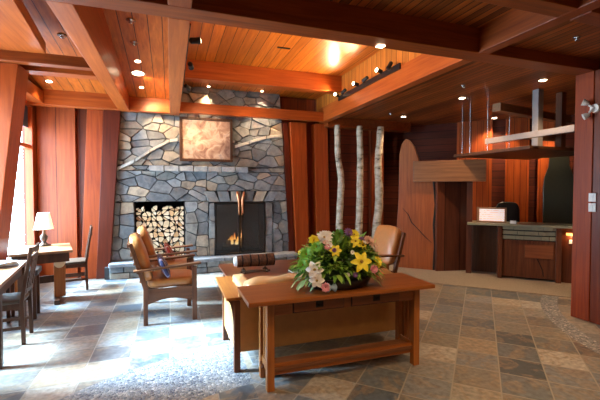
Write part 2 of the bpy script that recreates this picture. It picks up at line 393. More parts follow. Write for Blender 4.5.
# window wall
wl = MB()
WIN = [(3.7, 5.35), (5.75, 7.42)]
zb, zt = .42, 3.02
wl.box(WX-.14, WX, -4, 7.7, 0, zb); wl.box(WX-.14, WX, -4, 7.7, zt, 3.95)
prev = -4
for a, b in WIN+[(7.7, 8)]:
    wl.box(WX-.14, WX, prev, a, zb, zt); prev = b
struct('wall_left', wl, M['wall_red'])
for i, (a, b) in enumerate(WIN):
    w = MB(); w.box(WX-.06, WX-.045, a, b, zb, zt)
    o = struct('window_%d' % (i+1), w, M['glass'])
    f = MB(); e = .05
    f.box(WX-.09, WX+.015, a, a+e, zb, zt).box(WX-.09, WX+.015, b-e, b, zb, zt).box(WX-.09, WX+.015, a, b, zt-e, zt).box(WX-.09, WX+.03, a, b, zb, zb+e)
    f.box(WX-.085, WX+.005, a, b, 2.27, 2.33)
    fo = f.build('window_frame', M['post'], o)
    MB().box(WX-.044, WX-.04, a+.05, b-.05, 2.62, 2.97).build('roller_blind', plain('navy blind %d' % i, (.04, .06, .10), .8), o)
# back wall, left panels
struct('wall_back', box(-2.34, 2.6, 7.7, 7.82, 0, 3.95), M['wall_red'])
trim(box(-2.19, -1.60, 7.60, 7.698, 0, 3.2), M['wall_boards'])
struct('wall_back_right', box(2.6, 4.7, 7.72, 7.84, 0, 3.95), M['wall_red'])
struct('wall_return', box(4.6, 4.72, 7.84, 8.95, 0, 3.3), M['wall_red'])
# far reception wall, x+y = 13.2, built in its own frame
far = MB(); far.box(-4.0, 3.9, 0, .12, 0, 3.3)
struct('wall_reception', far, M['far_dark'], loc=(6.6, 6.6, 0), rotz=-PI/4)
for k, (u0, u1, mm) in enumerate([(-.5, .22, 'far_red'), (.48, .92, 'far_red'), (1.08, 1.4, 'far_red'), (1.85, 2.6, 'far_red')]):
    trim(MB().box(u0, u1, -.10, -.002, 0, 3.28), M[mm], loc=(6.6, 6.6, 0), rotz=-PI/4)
struct('wall_right', box(9.0, 9.12, -4, 4.4, 0, 3.3), M['wall_red'])
struct('wall_front', box(-2.34, 9.12, -4.12, -4, 0, 3.95), M['wall_red'])

# ceilings
def slope(y): return 3.25+(7.3-y)*.124
cl = MB(); y0, y1 = 3.27, 7.7
cl.hexa([(-2.34, y0, slope(y0)), (.1, y0, slope(y0)), (.1, y1, slope(y1)), (-2.34, y1, slope(y1))], [(-2.34, y0, 3.95), (.1, y0, 3.95), (.1, y1, 3.95), (-2.34, y1, 3.95)])
struct('ceiling_left', cl, M['ceil_left'])
struct('ceiling_bay', MB().box(.1, 3.08, 3.2, 6.5, 3.72, 3.95).box(.1, 3.08, 6.5, 7.7, 3.57, 3.95), M['ceil_bay'])
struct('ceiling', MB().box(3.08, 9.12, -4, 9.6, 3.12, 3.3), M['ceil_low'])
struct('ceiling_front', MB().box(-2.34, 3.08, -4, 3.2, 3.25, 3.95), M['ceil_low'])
# beams
trim(box(WX, 4.98, 3.05, 3.27, 3.0, 3.9), M['beam_dark'])
trim(box(WX, 3.0, 2.06, 2.23, 3.0, 3.3), M['beam_dark'])
trim(box(3.15, 9.0, 2.06, 2.23, 3.0, 3.2), M['beam_dark'])
trim(box(-.87, -.69, 3.27, 7.52, 3.0, 3.9), M['beam_y'])
trim(box(-.01, .165, 3.27, 7.52, 3.0, 3.9), M['beam_y'])
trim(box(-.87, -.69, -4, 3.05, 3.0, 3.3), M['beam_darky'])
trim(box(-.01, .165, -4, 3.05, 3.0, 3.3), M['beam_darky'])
# fascia beam and set-back boards above it
trim(box(3.0, 3.14, 3.27, 7.42, 3.0, 3.30), M['beam_y'])
trim(box(3.05, 3.12, 3.27, 7.7, 3.30, 3.75), M['fascia_boards'], 0)
trim(box(3.0, 3.14, -4, 3.05, 3.0, 3.3), M['beam_darky'])  # darker copy of the fascia wood, tones down daylight on the front stretch
trim(box(.165, 3.0, 7.16, 7.28, 3.0, 3.19), M['beam_x'])
trim(box(-.69, -.01, 7.30, 7.44, 3.0, 3.3), M['beam_x'])
trim(box(WX, -.87, 7.26, 7.44, 3.0, 3.3), M['beam_x'])
trim(box(.165, 3.05, 6.40, 6.62, 3.42, 3.72), M['beam_x'])
trim(box(3.14, 5.2, 7.26, 7.5, 2.92, 3.12), M['beam_darky'])
# left lookout beams and soffit
trim(box(WX, -.87, 4.91, 5.03, 3.0, 3.11), M['beam_dark'])  # dark fir puts shade into the colour against bounced sunlight
trim(box(-1.68, -.87, 5.24, 5.42, 3.0, 3.22), M['beam_x'])
trim(MB().prism([(WX, 3.27), (-1.14, 3.27), (-1.31, 4.92), (WX, 4.92)], 3.111, 3.24), M['beam_y'])
trim(box(-2.18, -1.98, 3.27, 7.3, 3.02, 3.22), M['beam_y'])

# slanted posts beside the window and chimney (profiles in xz)
def lean(xl0, xr0, xl1, xr1, y0, y1, m, z1=3.0):
    trim(MB().prism([(xl0, 0), (xr0, 0), (xr1, z1), (xl1, z1)], y0, y1, 'xz'), m)
lean(-2.17, -1.95, -1.80, -1.60, 5.0, 5.34, M['post'], 3.0)
lean(-1.52, -1.27, -1.38, -1.12, 7.44, 7.69, M['post_red'])
lean(-1.27, -1.06, -1.11, -.84, 7.38, 7.5, M['post_dark'])
lean(2.52, 2.80, 2.36, 2.72, 7.44, 7.71, M['post'])
lean(2.98, 3.30, 2.92, 3.22, 7.46, 7.71, M['post'])
lean(2.36, 2.50, 2.22, 2.34, 7.5, 7.69, M['post_dark'])
# dark lapped panel behind the birches
trim(box(3.32, 4.32, 7.62, 7.71, 0, 2.95), M['wall_lap'])
trim(box(4.32, 4.66, 7.52, 7.71, 0, 2.95), M['wall_red'])
# right column of two boards
col = MB().box(4.74, 5.02, 3.055, 3.27, 0, 3.0)
trim(col, M['post_red'])
trim(box(4.745, 5.02, 2.55, 3.05, 0, 3.0), M['wall_red'])

# ------------------------------------------------------------------ stone chimney
def clip(poly, nx, ny, c):
    out = []
    for i in range(len(poly)):
        a, b = poly[i], poly[(i+1) % len(poly)]
        da, db = a[0]*nx+a[1]*ny-c, b[0]*nx+b[1]*ny-c
        if da <= 0: out.append(a)
        if (da < 0 < db) or (db < 0 < da):
            t = da/(da-db); out.append((a[0]+(b[0]-a[0])*t, a[1]+(b[1]-a[1])*t))
    return out
def inset(poly, d):
    cx = sum(p[0] for p in poly)/len(poly); cy = sum(p[1] for p in poly)/len(poly)
    q = poly
    n = len(poly); A = sum(poly[i][0]*poly[(i+1) % n][1]-poly[(i+1) % n][0]*poly[i][1] for i in range(n))
    sg = 1 if A > 0 else -1
    for i in range(n):
        a, b = poly[i], poly[(i+1) % n]
        ex, ey = b[0]-a[0], b[1]-a[1]; L = math.hypot(ex, ey)
        if L < 1e-6: continue
        nx, ny = ey/L*sg, -ex/L*sg
        q = clip(q, nx, ny, a[0]*nx+a[1]*ny-d)
        if len(q) < 3: return []
    return q
SCOL = [(.17, .19, .21), (.22, .235, .25), (.27, .28, .28), (.14, .15, .165), (.34, .29, .23), (.38, .30, .22), (.19, .20, .21), (.24, .23, .21), (.25, .27, .29)]
st = MB()
def stone(poly, yb, dep, col=None, r=.004):
    p0 = inset(poly, .007)
    if len(p0) < 3: return
    # drop near-duplicate points
    q = [p0[0]]
    for p in p0[1:]:
        if math.hypot(p[0]-q[-1][0], p[1]-q[-1][1]) > .008: q.append(p)
    if len(q) < 3: return
    p1 = inset(q, r)
    if len(p1) != len(q): p1 = [(p[0]*.9+sum(k[0] for k in q)/len(q)*.1, p[1]*.9+sum(k[1] for k in q)/len(q)*.1) for p in q]
    col = col or random.choice(SCOL); j = random.uniform(.8, 1.2); col = tuple(c*j for c in col)
    n = len(q); tx = random.uniform(-.05, .05); tz = random.uniform(-.05, .05)
    cx = sum(k[0] for k in q)/n; cz = sum(k[1] for k in q)/n
    vs = [(p[0], yb, p[1]) for p in q]+[(p[0], yb-dep*.9+(p[0]-cx)*tx, p[1]) for p in q]+[(p[0], yb-dep+(p[0]-cx)*tx+(p[1]-cz)*tz, p[1]) for p in p1]
    fs = [(i, (i+1) % n, n+(i+1) % n, n+i) for i in range(n)]+[(n+i, n+(i+1) % n, 2*n+(i+1) % n, 2*n+i) for i in range(n)]+[tuple(range(2*n, 3*n))]
    st.add(vs, fs, 0, col)
def region(x0, x1, z0, z1, yb, cw, ch, jit=.42, dep=(.045, .085), stagger=True, edge=None, rot=0.0):
    seeds = []
    nz = max(1, round((z1-z0)/ch)); nx = max(1, round((x1-x0)/cw))
    for j in range(-1, nz+1):
        for i in range(-1, nx+1):
            sx = x0+(i+.5+(.5 if (stagger and j % 2) else 0)+random.uniform(-jit, jit))*(x1-x0)/nx
            sz = z0+(j+.5+random.uniform(-jit, jit))*(z1-z0)/nz
            
            if not (stagger and random.random() < .30): seeds.append((sx, sz))
    for s in seeds:
        poly = [(x0, z0), (x1, z0), (x1, z1), (x0, z1)]
        for t in seeds:
            if t is s or abs(t[0]-s[0]) > 4*cw or abs(t[1]-s[1]) > 4*ch: continue
            k = ch/cw; nx_, ny_ = (t[0]-s[0])*k, (t[1]-s[1])/k
            mx, mz = (t[0]+s[0])/2, (t[1]+s[1])/2
            poly = clip(poly, nx_, ny_, nx_*mx+ny_*mz)
            if len(poly) < 3: break
        if edge:
            for e in edge: poly = clip(poly, *e) if len(poly) >= 3 else poly
        if len(poly) >= 3: stone(poly, yb, random.uniform(*dep))
YB = 7.56
# slanted sides of the chimney: left x >= -1.10+.085 z ; right x <= 2.38-.06 z
eL = (-1, .085, 1.10); eR = (1, .06, 2.38)
ED = [eL, eR]
LZ = .28
region(-1.12, -.64, LZ, 1.36, YB, .24, .22, .18, edge=ED, stagger=False)
region(.25, .70, LZ, 1.36, YB, .20, .24, .2, stagger=False)
region(.70, .82, LZ, 1.33, YB, .12, .34, .12, dep=(.07, .1), stagger=False)
region(1.84, 2.0, LZ, 1.33, YB, .16, .34, .12, dep=(.07, .1), stagger=False)
region(2.0, 2.4, LZ, 1.36, YB, .2, .2, .2, edge=ED)
# lintel stones above the fire: a flat arch of wedges
for k in range(6):
    a, b = .70+k*1.30/6, .70+(k+1)*1.30/6
    sk = (k-2.5)*.05
    stone([(a, 1.34), (b, 1.34), (b+sk+.02, 1.56), (a+sk-.02+.04, 1.56)], YB, .09)
region(-1.12, .66, 1.36, 1.94, YB, .24, .155, .42, edge=ED)
region(.66, 2.4, 1.56, 1.94, YB, .24, .15, .42, edge=ED)
region(.66, .70, 1.36, 1.56, YB, .04, .2, 0)
region(2.0, 2.4, 1.36, 1.56, YB, .2, .2, .2, edge=ED)
region(-1.12, 2.4, 2.04, 3.58, YB, .24, .155, .46, edge=ED, dep=(.03, .10))
region(-1.12, -.38, 1.94, 2.04, YB, .25, .1, .3, edge=ED); region(1.46, 2.4, 1.94, 2.04, YB, .25, .1, .3, edge=ED)
# mantel shelf course
for k in range(7):
    a = -.38+k*.263; stone([(a, 1.93), (a+.263, 1.92+random.uniform(0, .01)), (a+.263, 2.045), (a, 2.04)], YB, .20+random.uniform(-.015, .02), (.30, .32, .34))
# long pale slivers sweeping up toward the picture on both sides
def sliver(pts, w):
    for i in range(len(pts)-1):
        a, b = pts[i], pts[i+1]
        stone([(a[0], a[1]), (b[0], b[1]), (b[0], b[1]+w), (a[0], a[1]+w)], YB, .13, (.50, .47, .42))
sliver([(-.93, 1.92), (-.62, 2.08), (-.36, 2.27), (-.02, 2.47), (.14, 2.50)], .075)
sliver([(1.20, 2.40), (1.5, 2.50), (1.85, 2.62), (2.16, 2.66)], .075)
# hearth: course stones with cap
hx = -1.04
def hearth_row(z0, z1, cw, y0):
    a = hx
    while a < 2.42:
        w = cw*random.uniform(.6, 1.5); b = min(a+w, 2.45)
        stone([(a, z0), (b, z0), (b, z1), (a, z1)], 7.30, random.uniform(.05, .08)); a = b
hearth_row(.0, .11, .3, 7.2); hearth_row(.11, .215, .26, 7.2)
CH = struct('wall_chimney', st, M['stone'])
mo = MB()
mo.prism([(-1.10, 0), (-.64, 0), (-.64, 1.36), (.25, 1.36), (.25, 0), (.80, 0), (.80, 1.34), (1.84, 1.34), (1.84, 0), (2.38, 0), (2.17, 3.58), (-.80, 3.58)], YB-.005, 7.69, 'xz')
struct('wall_chimney_core', mo, M['mortar'])
hs = MB(); hs.box(-1.12, 2.42, 7.27, 7.56, 0, .21)
struct('trim_hearth', hs, M['mortar'])
cap = MB(); a = hx-.01
while a < 2.42:
    b = min(a+random.uniform(.5, .8), 2.46)
    cap.box(a+.004, b-.004, 7.19+random.uniform(-.01, .01), 7.60, .215, .28, col=random.choice([(.30, .32, .34), (.36, .37, .38), (.26, .28, .31)])); a = b
struct('trim_hearth_cap', cap, M['stone'], .008)
# recess boxes
rc = MB()
def recess(x0, x1, z0, z1, yb=8.15):
    rc.box(x0-.05, x0, 7.6, yb, z0, z1); rc.box(x1, x1+.05, 7.6, yb, z0, z1); rc.box(x0-.05, x1+.05, yb, yb+.05, z0-.05, z1+.05)
    rc.box(x0-.05, x1+.05, 7.6, yb, z1, z1+.05); rc.box(x0-.05, x1+.05, 7.6, yb, z0-.05, z0)
recess(-.64, .25, .28, 1.36); recess(.80, 1.84, .28, 1.34)
struct('wall_recess', rc, M['soot_gap_black'])
# cut the back wall for the two recesses
bw = bpy.data.objects['wall_back']
me = MB()
for a, b, z0, z1 in [(-2.34, -.64, 0, 3.95), (-.64, .25, 0, .28), (-.64, .25, 1.36, 3.95), (.25, .80, 0, 3.95), (.80, 1.84, 0, .28), (.80, 1.84, 1.34, 3.95), (1.84, 2.6, 0, 3.95)]:
    me.box(a, b, 7.7, 7.82, z0, z1)
nb = me.build('wall_back_tmp', M['wall_red']); bw.data = nb.data; bpy.data.objects.remove(nb)

# firewood: jittered lattice cells, some split in two triangles
nxw, nzw = 9, 10
gx0, gx1, gz0, gz1 = -.625, .235, .285, 1.27
g = {}
for j in range(nzw+1):
    for i in range(nxw+1):
        jx = 0 if i in (0, nxw) else random.uniform(-.036, .036); jz = 0 if j == 0 else random.uniform(-.034, .034)
        g[i, j] = (gx0+(gx1-gx0)*i/nxw+jx, gz0+(gz1-gz0)*j/nzw+jz)
def log_mesh(poly, dep, mi):
    cx = sum(p[0] for p in poly)/len(poly); cz = sum(p[1] for p in poly)/len(poly)
    q = inset(poly, .0055)
    if len(q) < 3: return
    # round the corners once
    r = []
    for i in range(len(q)):
        a, b = q[i], q[(i+1) % len(q)]
        r += [(a[0]*.78+b[0]*.22, a[1]*.78+b[1]*.22), (a[0]*.22+b[0]*.78, a[1]*.22+b[1]*.78)]
    m = MB(); m.prism([(p[0]-cx, p[1]-cz) for p in r], 0, dep, 'xz', 0, 1)
    o = m.build('firewood_log', [M['bark'], M[mi]], loc=(cx, 7.57+random.uniform(-.015, .03), cz))
    tag(o, 'split firewood log with a pale cut end, one of many stacked in the square woodbox', 'firewood', 'split logs stacked in the woodbox')
for j in range(nzw):
    for i in range(nxw):
        p = [g[i, j], g[i+1, j], g[i+1, j+1], g[i, j+1]]
        mi = random.choice(['cream', 'cream', 'cream2', 'cream3'])
        if j == nzw-1 and random.random() < .25: continue
        t = random.random()
        if t < .6:
            if t < .3: log_mesh([p[0], p[1], p[2]], .4, mi); log_mesh([p[0], p[2], p[3]], .4, random.choice(['cream', 'cream3']))
            else: log_mesh([p[0], p[1], p[3]], .4, mi); log_mesh([p[1], p[2], p[3]], .4, random.choice(['cream', 'cream3']))
        else: log_mesh(p, .4, mi)

# fireplace screen, handles, logs, flame
fs = thing('fireplace_screen', 'black framed mesh fireplace screen with two doors in the stone chimney', 'fire screen', (1.32, 7.50, .28))
fr = MB(); W2, Hh = .52, 1.05
fr.box(-W2, -W2+.035, -.03, .0, 0, Hh).box(W2-.035, W2, -.03, 0, 0, Hh).box(-W2, W2, -.03, 0, Hh-.04, Hh).box(-W2, W2, -.03, 0, 0, .035)
fr.build('frame', M['black'], fs, .004)
for sx in (-1, 1):
    d = MB(); a, b = sorted((sx*.015, sx*(W2-.037)))
    d.box(a, b, -.018, -.012, .037, Hh-.042)
    dd = d.build('mesh_door', M['screen'], fs)
    e = MB(); x0 = sx*.028; e.box(x0-.014, x0+.014, -.035, -.019, .037, Hh-.042); e.build('door_stile', M['black'], dd)
    h = MB(); h.tube([(sx*.03, -.036, .80), (sx*.035, -.07, .86), (sx*.035, -.07, 1.10), (sx*.06, -.06, 1.20), (sx*.07, -.05, 1.27)], [.014, .02, .028, .03, .018], 8)
    h.build('handle', M['copper'], dd, smooth=True)
for k, (x0, x1, y, z, r) in enumerate([(1.0, 1.62, 7.86, .37, .06), (1.02, 1.55, 7.98, .38, .065), (1.08, 1.5, 7.9, .47, .05)]):
    m = MB().tube([(x0, y, z), ((x0+x1)/2, y+.01, z+.01), (x1, y, z)], r, 10, jit=.06)
    tag(m.build('burning_log', M['soot_gap_black']), ['charred log lying at the front of the fire', 'charred log lying at the back of the fire', 'thinner charred log laid on top in the fire'][k], 'log')
fl = MB()
for x, y, h, w in [(1.14, 7.9, .16, .045), (1.21, 7.88, .26, .05), (1.27, 7.92, .32, .045), (1.33, 7.88, .22, .05), (1.18, 7.93, .22, .04), (1.30, 7.86, .13, .05)]:
    h *= .8; w *= .8
    fl.lathe([(w*.5, 0), (w, h*.2), (w*.75, h*.5), (w*.35, h*.8), (.003, h)], 8, c=(x-1.25, y-7.9, 0))
tag(fl.build('fire_flame', M['flame'], loc=(1.25, 7.9, .42), smooth=True), 'orange flames burning on the logs behind the mesh screen', 'fire')

# picture
pc = thing('framed_picture', 'dark framed relief picture glowing under a spotlight above the stone mantel', 'picture', (.66, 7.45, 2.13))
p = MB(); p.box(-.5, .5, -.05, .0, 0, .05).box(-.5, .5, -.05, 0, .79, .84).box(-.5, -.45, -.05, 0, .05, .79).box(.45, .5, -.05, 0, .05, .79)
p.build('frame', M['chair_dark'], pc, .008)
MB().box(-.45, .45, -.025, -.0, .05, .79).build('picture_panel', M['art'], pc)

# ------------------------------------------------------------------ birches
def birch(x, y, pts, r, label):
    m = MB(); n = 22; P = []
    for i in range(n):
        t = i/(n-1); z = t*2.93
        px = py = 0
        for q in range(len(pts)-1):
            if pts[q][0] <= t <= pts[q+1][0]:
                s = (t-pts[q][0])/(pts[q+1][0]-pts[q][0]); s = s*s*(3-2*s); px = pts[q][1]*(1-s)+pts[q+1][1]*s
        P.append((px, .015*math.sin(t*9), z))
    m.tube(P, [r*(1.12-.25*i/n)*(1+.06*math.sin(i*2.3)) for i in range(n)], 14, jit=.03)
    o = m.build('birch_tree', M['birch'], loc=(x, y, 0), smooth=True)
    tag(o, label, 'birch tree', 'bare birch trunks'); return o
birch(3.32, 7.1, [(0, .04), (.35, .02), (.62, .05), (.8, -.02), (1, -.03)], .068, 'pale birch trunk standing leftmost of three, nearest the fireplace')
birch(3.78, 7.05, [(0, -.02), (.3, 0), (.55, .0), (.8, .02), (1, .0)], .072, 'pale birch trunk standing in the middle of three behind the flowers')
birch(4.16, 7.0, [(0, .02), (.2, .0), (.45, .06), (.7, .04), (1, .10)], .085, 'thickest pale birch trunk, rightmost of three, behind the leather armchair')

# ------------------------------------------------------------------ library table
dk = thing('library_table', 'oak library table with two drawers and slatted ends holding the flowers', 'table', (0, 0, 0))
top = MB(); top.box(.53, 2.19, 2.68, 3.19, .725, .76)
top.build('table_top', M['desk'], dk, .006)
LX0, LX1, LY0, LY1 = .70, 2.12, 2.80, 3.10
for x in (LX0, LX1-.06):
    for y in (LY0, LY1-.06):
        MB().box(x, x+.06, y, y+.06, 0, .725).build('leg', M['desk_z'], dk, .004)
ap = MB(); ap.box(LX0+.06, LX1-.06, LY0+.012, LY0+.03, .60, .725); ap.box(LX0+.06, LX1-.06, LY1-.03, LY1-.01, .60, .725)
ap.build('apron', M['desk'], dk, .003)
for x0, x1 in ((.92, 1.36), (1.44, 1.90)):
    d = MB(); d.box(x0, x1, LY0-.002, LY0+.012, .612, .712); dr = d.build('drawer', M['drawer'], dk, .004)
    MB().box(x0-.008, x1+.008, LY0+.0105, LY0+.0118, .604, .72).build('drawer_gap', M['soot_gap_black'], dk)  # thin black sheet stands in for the shade in the drawer gap
    h = MB(); cx = (x0+x1)/2
    h.box(cx-.032, cx+.032, LY0-.007, LY0-.002, .635, .688); h.tube([(cx-.025, LY0-.008, .665), (cx-.018, LY0-.022, .652), (cx+.018, LY0-.022, .652), (cx+.025, LY0-.008, .665)], .005, 8)
    h.build('drawer_pull', M['iron'], dr)
for x in (LX0, LX1-.06):
    for k in range(3):
        y = LY0+.075+k*.055
        MB().box(x+.02, x+.04, y, y+.035, .20, .63).build('side_slat', M['desk_z'], dk, .002)
    MB().box(x+.012, x+.048, LY0+.06, LY1-.06, .63, .725).build('side_rail', M['desk_y'], dk, .003)
    MB().box(x+.012, x+.048, LY0+.06, LY1-.06, .13, .20).build('side_rail', M['desk_y'], dk, .003)
MB().box(LX0+.05, LX1-.05, LY0+.02, LY1-.10, .145, .175).build('lower_shelf', M['oak_x'], dk, .004)
MB().box(LX0+.02, LX1-.02, LY0+.035, LY0+.055, .11, .20).build('stretcher', M['desk'], dk, .003)
for x, s in ((LX0, -1), (LX1, 1)):
    for y in (LY0+.10, LY0+.17):
        a, b = sorted((x+s*.001, x+s*.018)); 
        if s > 0: pass
        MB().box(a, b, y, y+.02, .15, .175).build('tenon', M['oak_z'], dk, .002)

# ------------------------------------------------------------------ sofa behind the table
sf = thing('mission_sofa', 'tan leather sofa with flat oak arms backed against the library table', 'sofa', (0, 0, 0))
SX0, SX1, SY0, SY1 = .47, 2.32, 3.20, 4.02
for x in (SX0+.035, SX1-.09):
    MB().box(x, x+.055, SY0, SY0+.055, 0, .63).build('leg', M['oak_z'], sf, .004)
    MB().box(x, x+.055, SY1-.09, SY1-.035, 0, .63).build('leg', M['oak_z'], sf, .004)
for x0, x1 in ((SX0-.03, SX0+.14), (SX1-.14, SX1+.03)):
    MB().box(x0, x1, SY0-.0, SY1+.01, .632, .66).build('arm', M['desk_y'], sf, .005)
for x, s in ((SX0+.05, 1), (SX1-.08, 1)):
    MB().box(x, x+.03, SY0+.055, SY1-.09, .16, .63).build('side_panel', M['leather_panel'], sf, .003)
    # curved corbel under the arm at the rear leg
for x, g_ in ((SX0+.035, -1), (SX1-.035, 1)):
    for yy in (SY0+.01, SY1-.08):
        n = 8; poly = [(x, .632), (x, .36)]+[(x+g_*.055*(1-math.cos(PI/2*t/n)), .36+.272*math.sin(PI/2*t/n)) for t in range(1, n+1)]
        MB().prism(poly, yy, yy+.035, 'xz').build('corbel', M['oak_z'], sf)
MB().box(SX0+.08, SX1-.08, SY0+.0, SY0+.05, .17, .74).build('back_panel', M['leather_panel'], sf, .015)
MB().box(SX0+.08, SX1-.08, SY1-.08, SY1-.05, .18, .32).build('front_rail', M['oak_x'], sf, .004)
def cushion(name, x0, x1, y0, y1, z0, z1, parent, m, puff=.02, seed=1, rnd=.03, wr=.012, n=12):
    rg = random.Random(seed); bm = bmesh.new()
    bmesh.ops.create_cube(bm, size=1)
    bmesh.ops.subdivide_edges(bm, edges=bm.edges[:], cuts=n-1, use_grid_fill=True)
    ph = [rg.uniform(0, 6) for _ in range(6)]
    for v in bm.verts:
        x, y, z = v.co*2
        f = lambda a: a*(1-abs(a)**6*.0)
        e = (abs(x)**6+abs(y)**6+abs(z)**6)**(1/6.); sx, sy, sz = x/e, y/e, z/e
        px = (x0+x1)/2+sx*(x1-x0)/2; py = (y0+y1)/2+sy*(y1-y0)/2; pz = (z0+z1)/2+sz*(z1-z0)/2
        w = wr*(math.sin(px*23+ph[0]+math.sin(py*17+ph[1])*1.5)+.6*math.sin(py*31+pz*20+ph[2]+px*9))
        b = puff*(1-sx**2)*(1-sy**2)*(1-sz**2)
        nrm = Vector((sx/(x1-x0), sy/(y1-y0), sz/(z1-z0))).normalized()
        q = Vector((px, py, pz))+nrm*(w*.6)
        if abs(sz) > .5: q.z += (1 if sz > 0 else -.4)*puff*(1-sx**2)*(1-sy**2)
        if abs(sy) > .5: q.y += (1 if sy > 0 else -1)*puff*(1-sx**2)*(1-sz**2)
        if abs(sx) > .5: q.x += (1 if sx > 0 else -1)*puff*(1-sy**2)*(1-sz**2)
        v.co = q
    me = bpy.data.meshes.new(name); bm.to_mesh(me); bm.free(); me.materials.append(m)
    for p in me.polygons: p.use_smooth = True
    o = bpy.data.objects.new(name, me); C.objects.link(o); o.parent = parent
    return o
for k in range(2):
    a = SX0+.16+k*.765; cushion('seat_cushion', a+.01, a+.755, SY0+.22, SY1-.03, .32, .50, sf, M['leather_pale'], .02, 3+k, wr=.006)
    cushion('back_cushion', a-.01, a+.765, SY0+.055, SY0+.26, .46, .775, sf, M['leather_pale'], .004, 9+k, wr=.014, n=24)

for x0 in (SX0+.13, SX1-.26): cushion('side_bolster', x0, x0+.13, SY0+.26, SY1-.04, .50, .70, sf, M['leather_pale'], .006, 21, wr=.012, n=20)

# ------------------------------------------------------------------ coffee table + log
ct = thing('coffee_table', 'low cherry-brown coffee table in front of the fireplace hearth', 'table', (0, 0, 0))
MB().box(.66, 2.0, 4.55, 5.62, .445, .48).build('table_top', M['cherry'], ct, .006)
for x in (.72, 1.88):
    for y in (4.62, 5.49): MB().box(x, x+.06, y, y+.06, 0, .445).build('leg', M['oak_z'], ct, .004)
a = MB(); a.box(.78, 1.88, 4.635, 4.66, .34, .445).box(.78, 1.88, 5.51, 5.535, .34, .445).box(.735, .76, 4.68, 5.49, .34, .445).box(1.90, 1.925, 4.68, 5.49, .34, .445); a.build('apron', M['oak_x'], ct)
lg = thing('birch_log_ornament', 'short bark log ornament with a white cut end on the coffee table', 'ornament', (1.06, 4.95, .48))
MB().tube([(-.24, 0, .15), (-.1, 0, .155), (.05, 0, .15), (.27, 0, .155)], [.078, .083, .079, .085], 16, jit=.05).build('log', M['bark_red'], lg)
MB().tube([(-.275, 0, .15), (-.243, 0, .15)], [.06, .074], 16).build('cut_end', M['white_plastic'], lg)
MB().tube([(-.245, 0, .17), (-.26, -.01, .215)], [.012, .006], 8).build('twig_stub', M['bark'], lg)
for x in (-.15, .15):
    MB().tube([(x, -.10, .012), (x+.01, -.05, .035), (x, 0, .052), (x+.01, .05, .035), (x, .1, .012)], .014, 8).build('support', M['bark'], lg, smooth=True)
MB().tube([(-.2, -.07, .02), (0, -.075, .03), (.2, -.07, .02)], .012, 8).build('twig_rail', M['bark'], lg)
bk = thing('book', 'dark book with pale page edges lying at the right of the coffee table', 'book', (1.62, 4.75, .481), .1)
MB().box(-.12, .12, -.08, .08, 0, .006).box(-.12, .12, -.08, .08, .026, .032).build('cover', M['black'], bk)
MB().box(-.115, .115, -.078, .076, .0065, .0255).build('pages', M['white_plastic'], bk)

# ------------------------------------------------------------------ armchairs (face +x in local frame)
def armchair(label):
    t = thing('armchair', label, 'armchair', group='wooden leather armchairs')
    w = .62
    for y in (-w/2, w/2-.05):
        # rear post leaning back above the seat, front leg
        MB().prism([(-.30, 0), (-.25, 0), (-.245, .44), (-.41, .98), (-.45, .965), (-.295, .42)], y, y+.045, 'xz').build('rear_post', M['oak_z'], t, .004)
        MB().box(.255, .31, y, y+.05, 0, .655).build('front_leg', M['oak_z'], t, .004)
        MB().prism([(-.40, .635), (.36, .682), (.36, .706), (-.40, .659)], y-.025 if y < 0 else y-.02, y+.065 if y < 0 else y+.075, 'xz').build('arm', M['oak_x'], t, .004)
        n = 10; pl = [(-.26, .42), (.26, .42), (.26, .24)]+[(.26-.52*i/n, .24+.055*math.sin(PI*i/n)) for i in range(1, n)]+[(-.26, .24)]
        MB().prism(pl, y+.012, y+.034, 'xz').build('side_rail', M['oak_x'], t, .002)
    fr = MB().prism([(-.26, .30), (.26, .30), (.26, .42), (-.26, .42)], .265, .29, 'yz'); fr.build('front_rail', M['oak_z'], t, .003)
    MB().prism([(-.26, .30), (.26, .30), (.26, .42), (-.26, .42)], -.285, -.262, 'yz').build('back_rail', M['oak_z'], t, .003)
    for k in range(5):
        z = .50+k*.105; x = -.30-(z-.44)*.305
        MB().box(x-.018, x, -w/2+.045, w/2-.05, z, z+.045).build('back_slat', M['oak_z'], t, .003)
    cushion('seat_cushion', -.24, .31, -.255, .25, .405, .53, t, M['leather'], .015, 5, wr=.004)
    bc = cushion('back_cushion', -.06, .06, -.255, .25, 0, .56, t, M['leather'], .02, 6, wr=.006)
    bc.location = (-.235, 0, .50); bc.rotation_euler = (0, -math.radians(17), 0)
    return t
A1 = armchair('nearer tan leather armchair with slatted back and blue pillow, left of the coffee table')
A1.location = (-.04, 4.98, 0); A1.rotation_euler.z = math.radians(4)
A2 = dup(A1, (-.02, 5.90, 0), math.radians(3), 'farther tan leather armchair with a red pillow, close to the woodbox')
A3 = dup(A1, (2.70, 4.78, 0), math.radians(180+6), 'tan leather armchair right of the coffee table, its back near the birch trunks')
def pillow(x, y, z, rz, tilt, m, label):
    o = cushion('throw_pillow', -.025, .025, -.15, .15, 0, .26, None, m, .025, 8, wr=.003, n=10)
    o.location = (x, y, z); o.rotation_euler = (0, -tilt, rz); return tag(o, label, 'pillow')
def stripe(name, c1, c2, ax=1, k=22):
    m, nt, b = newmat(name); tc = N(nt, 'ShaderNodeTexCoord'); sp = N(nt, 'ShaderNodeSeparateXYZ'); link(nt, tc.outputs['Object'], sp.inputs[0])
    f = val(nt, 'GREATER_THAN', val(nt, 'FRACT', val(nt, 'MULTIPLY', sp.outputs[ax], k)), .6)
    link(nt, mixc(nt, f, c1, c2), b.inputs['Base Color']); b.inputs['Roughness'].default_value = .9; return m
pillow(-.04, 4.84, .535, math.radians(4), .40, stripe('navy stripe cloth', (.05, .055, .16), (.35, .30, .38)), 'dark blue striped pillow leaning in the nearer armchair')
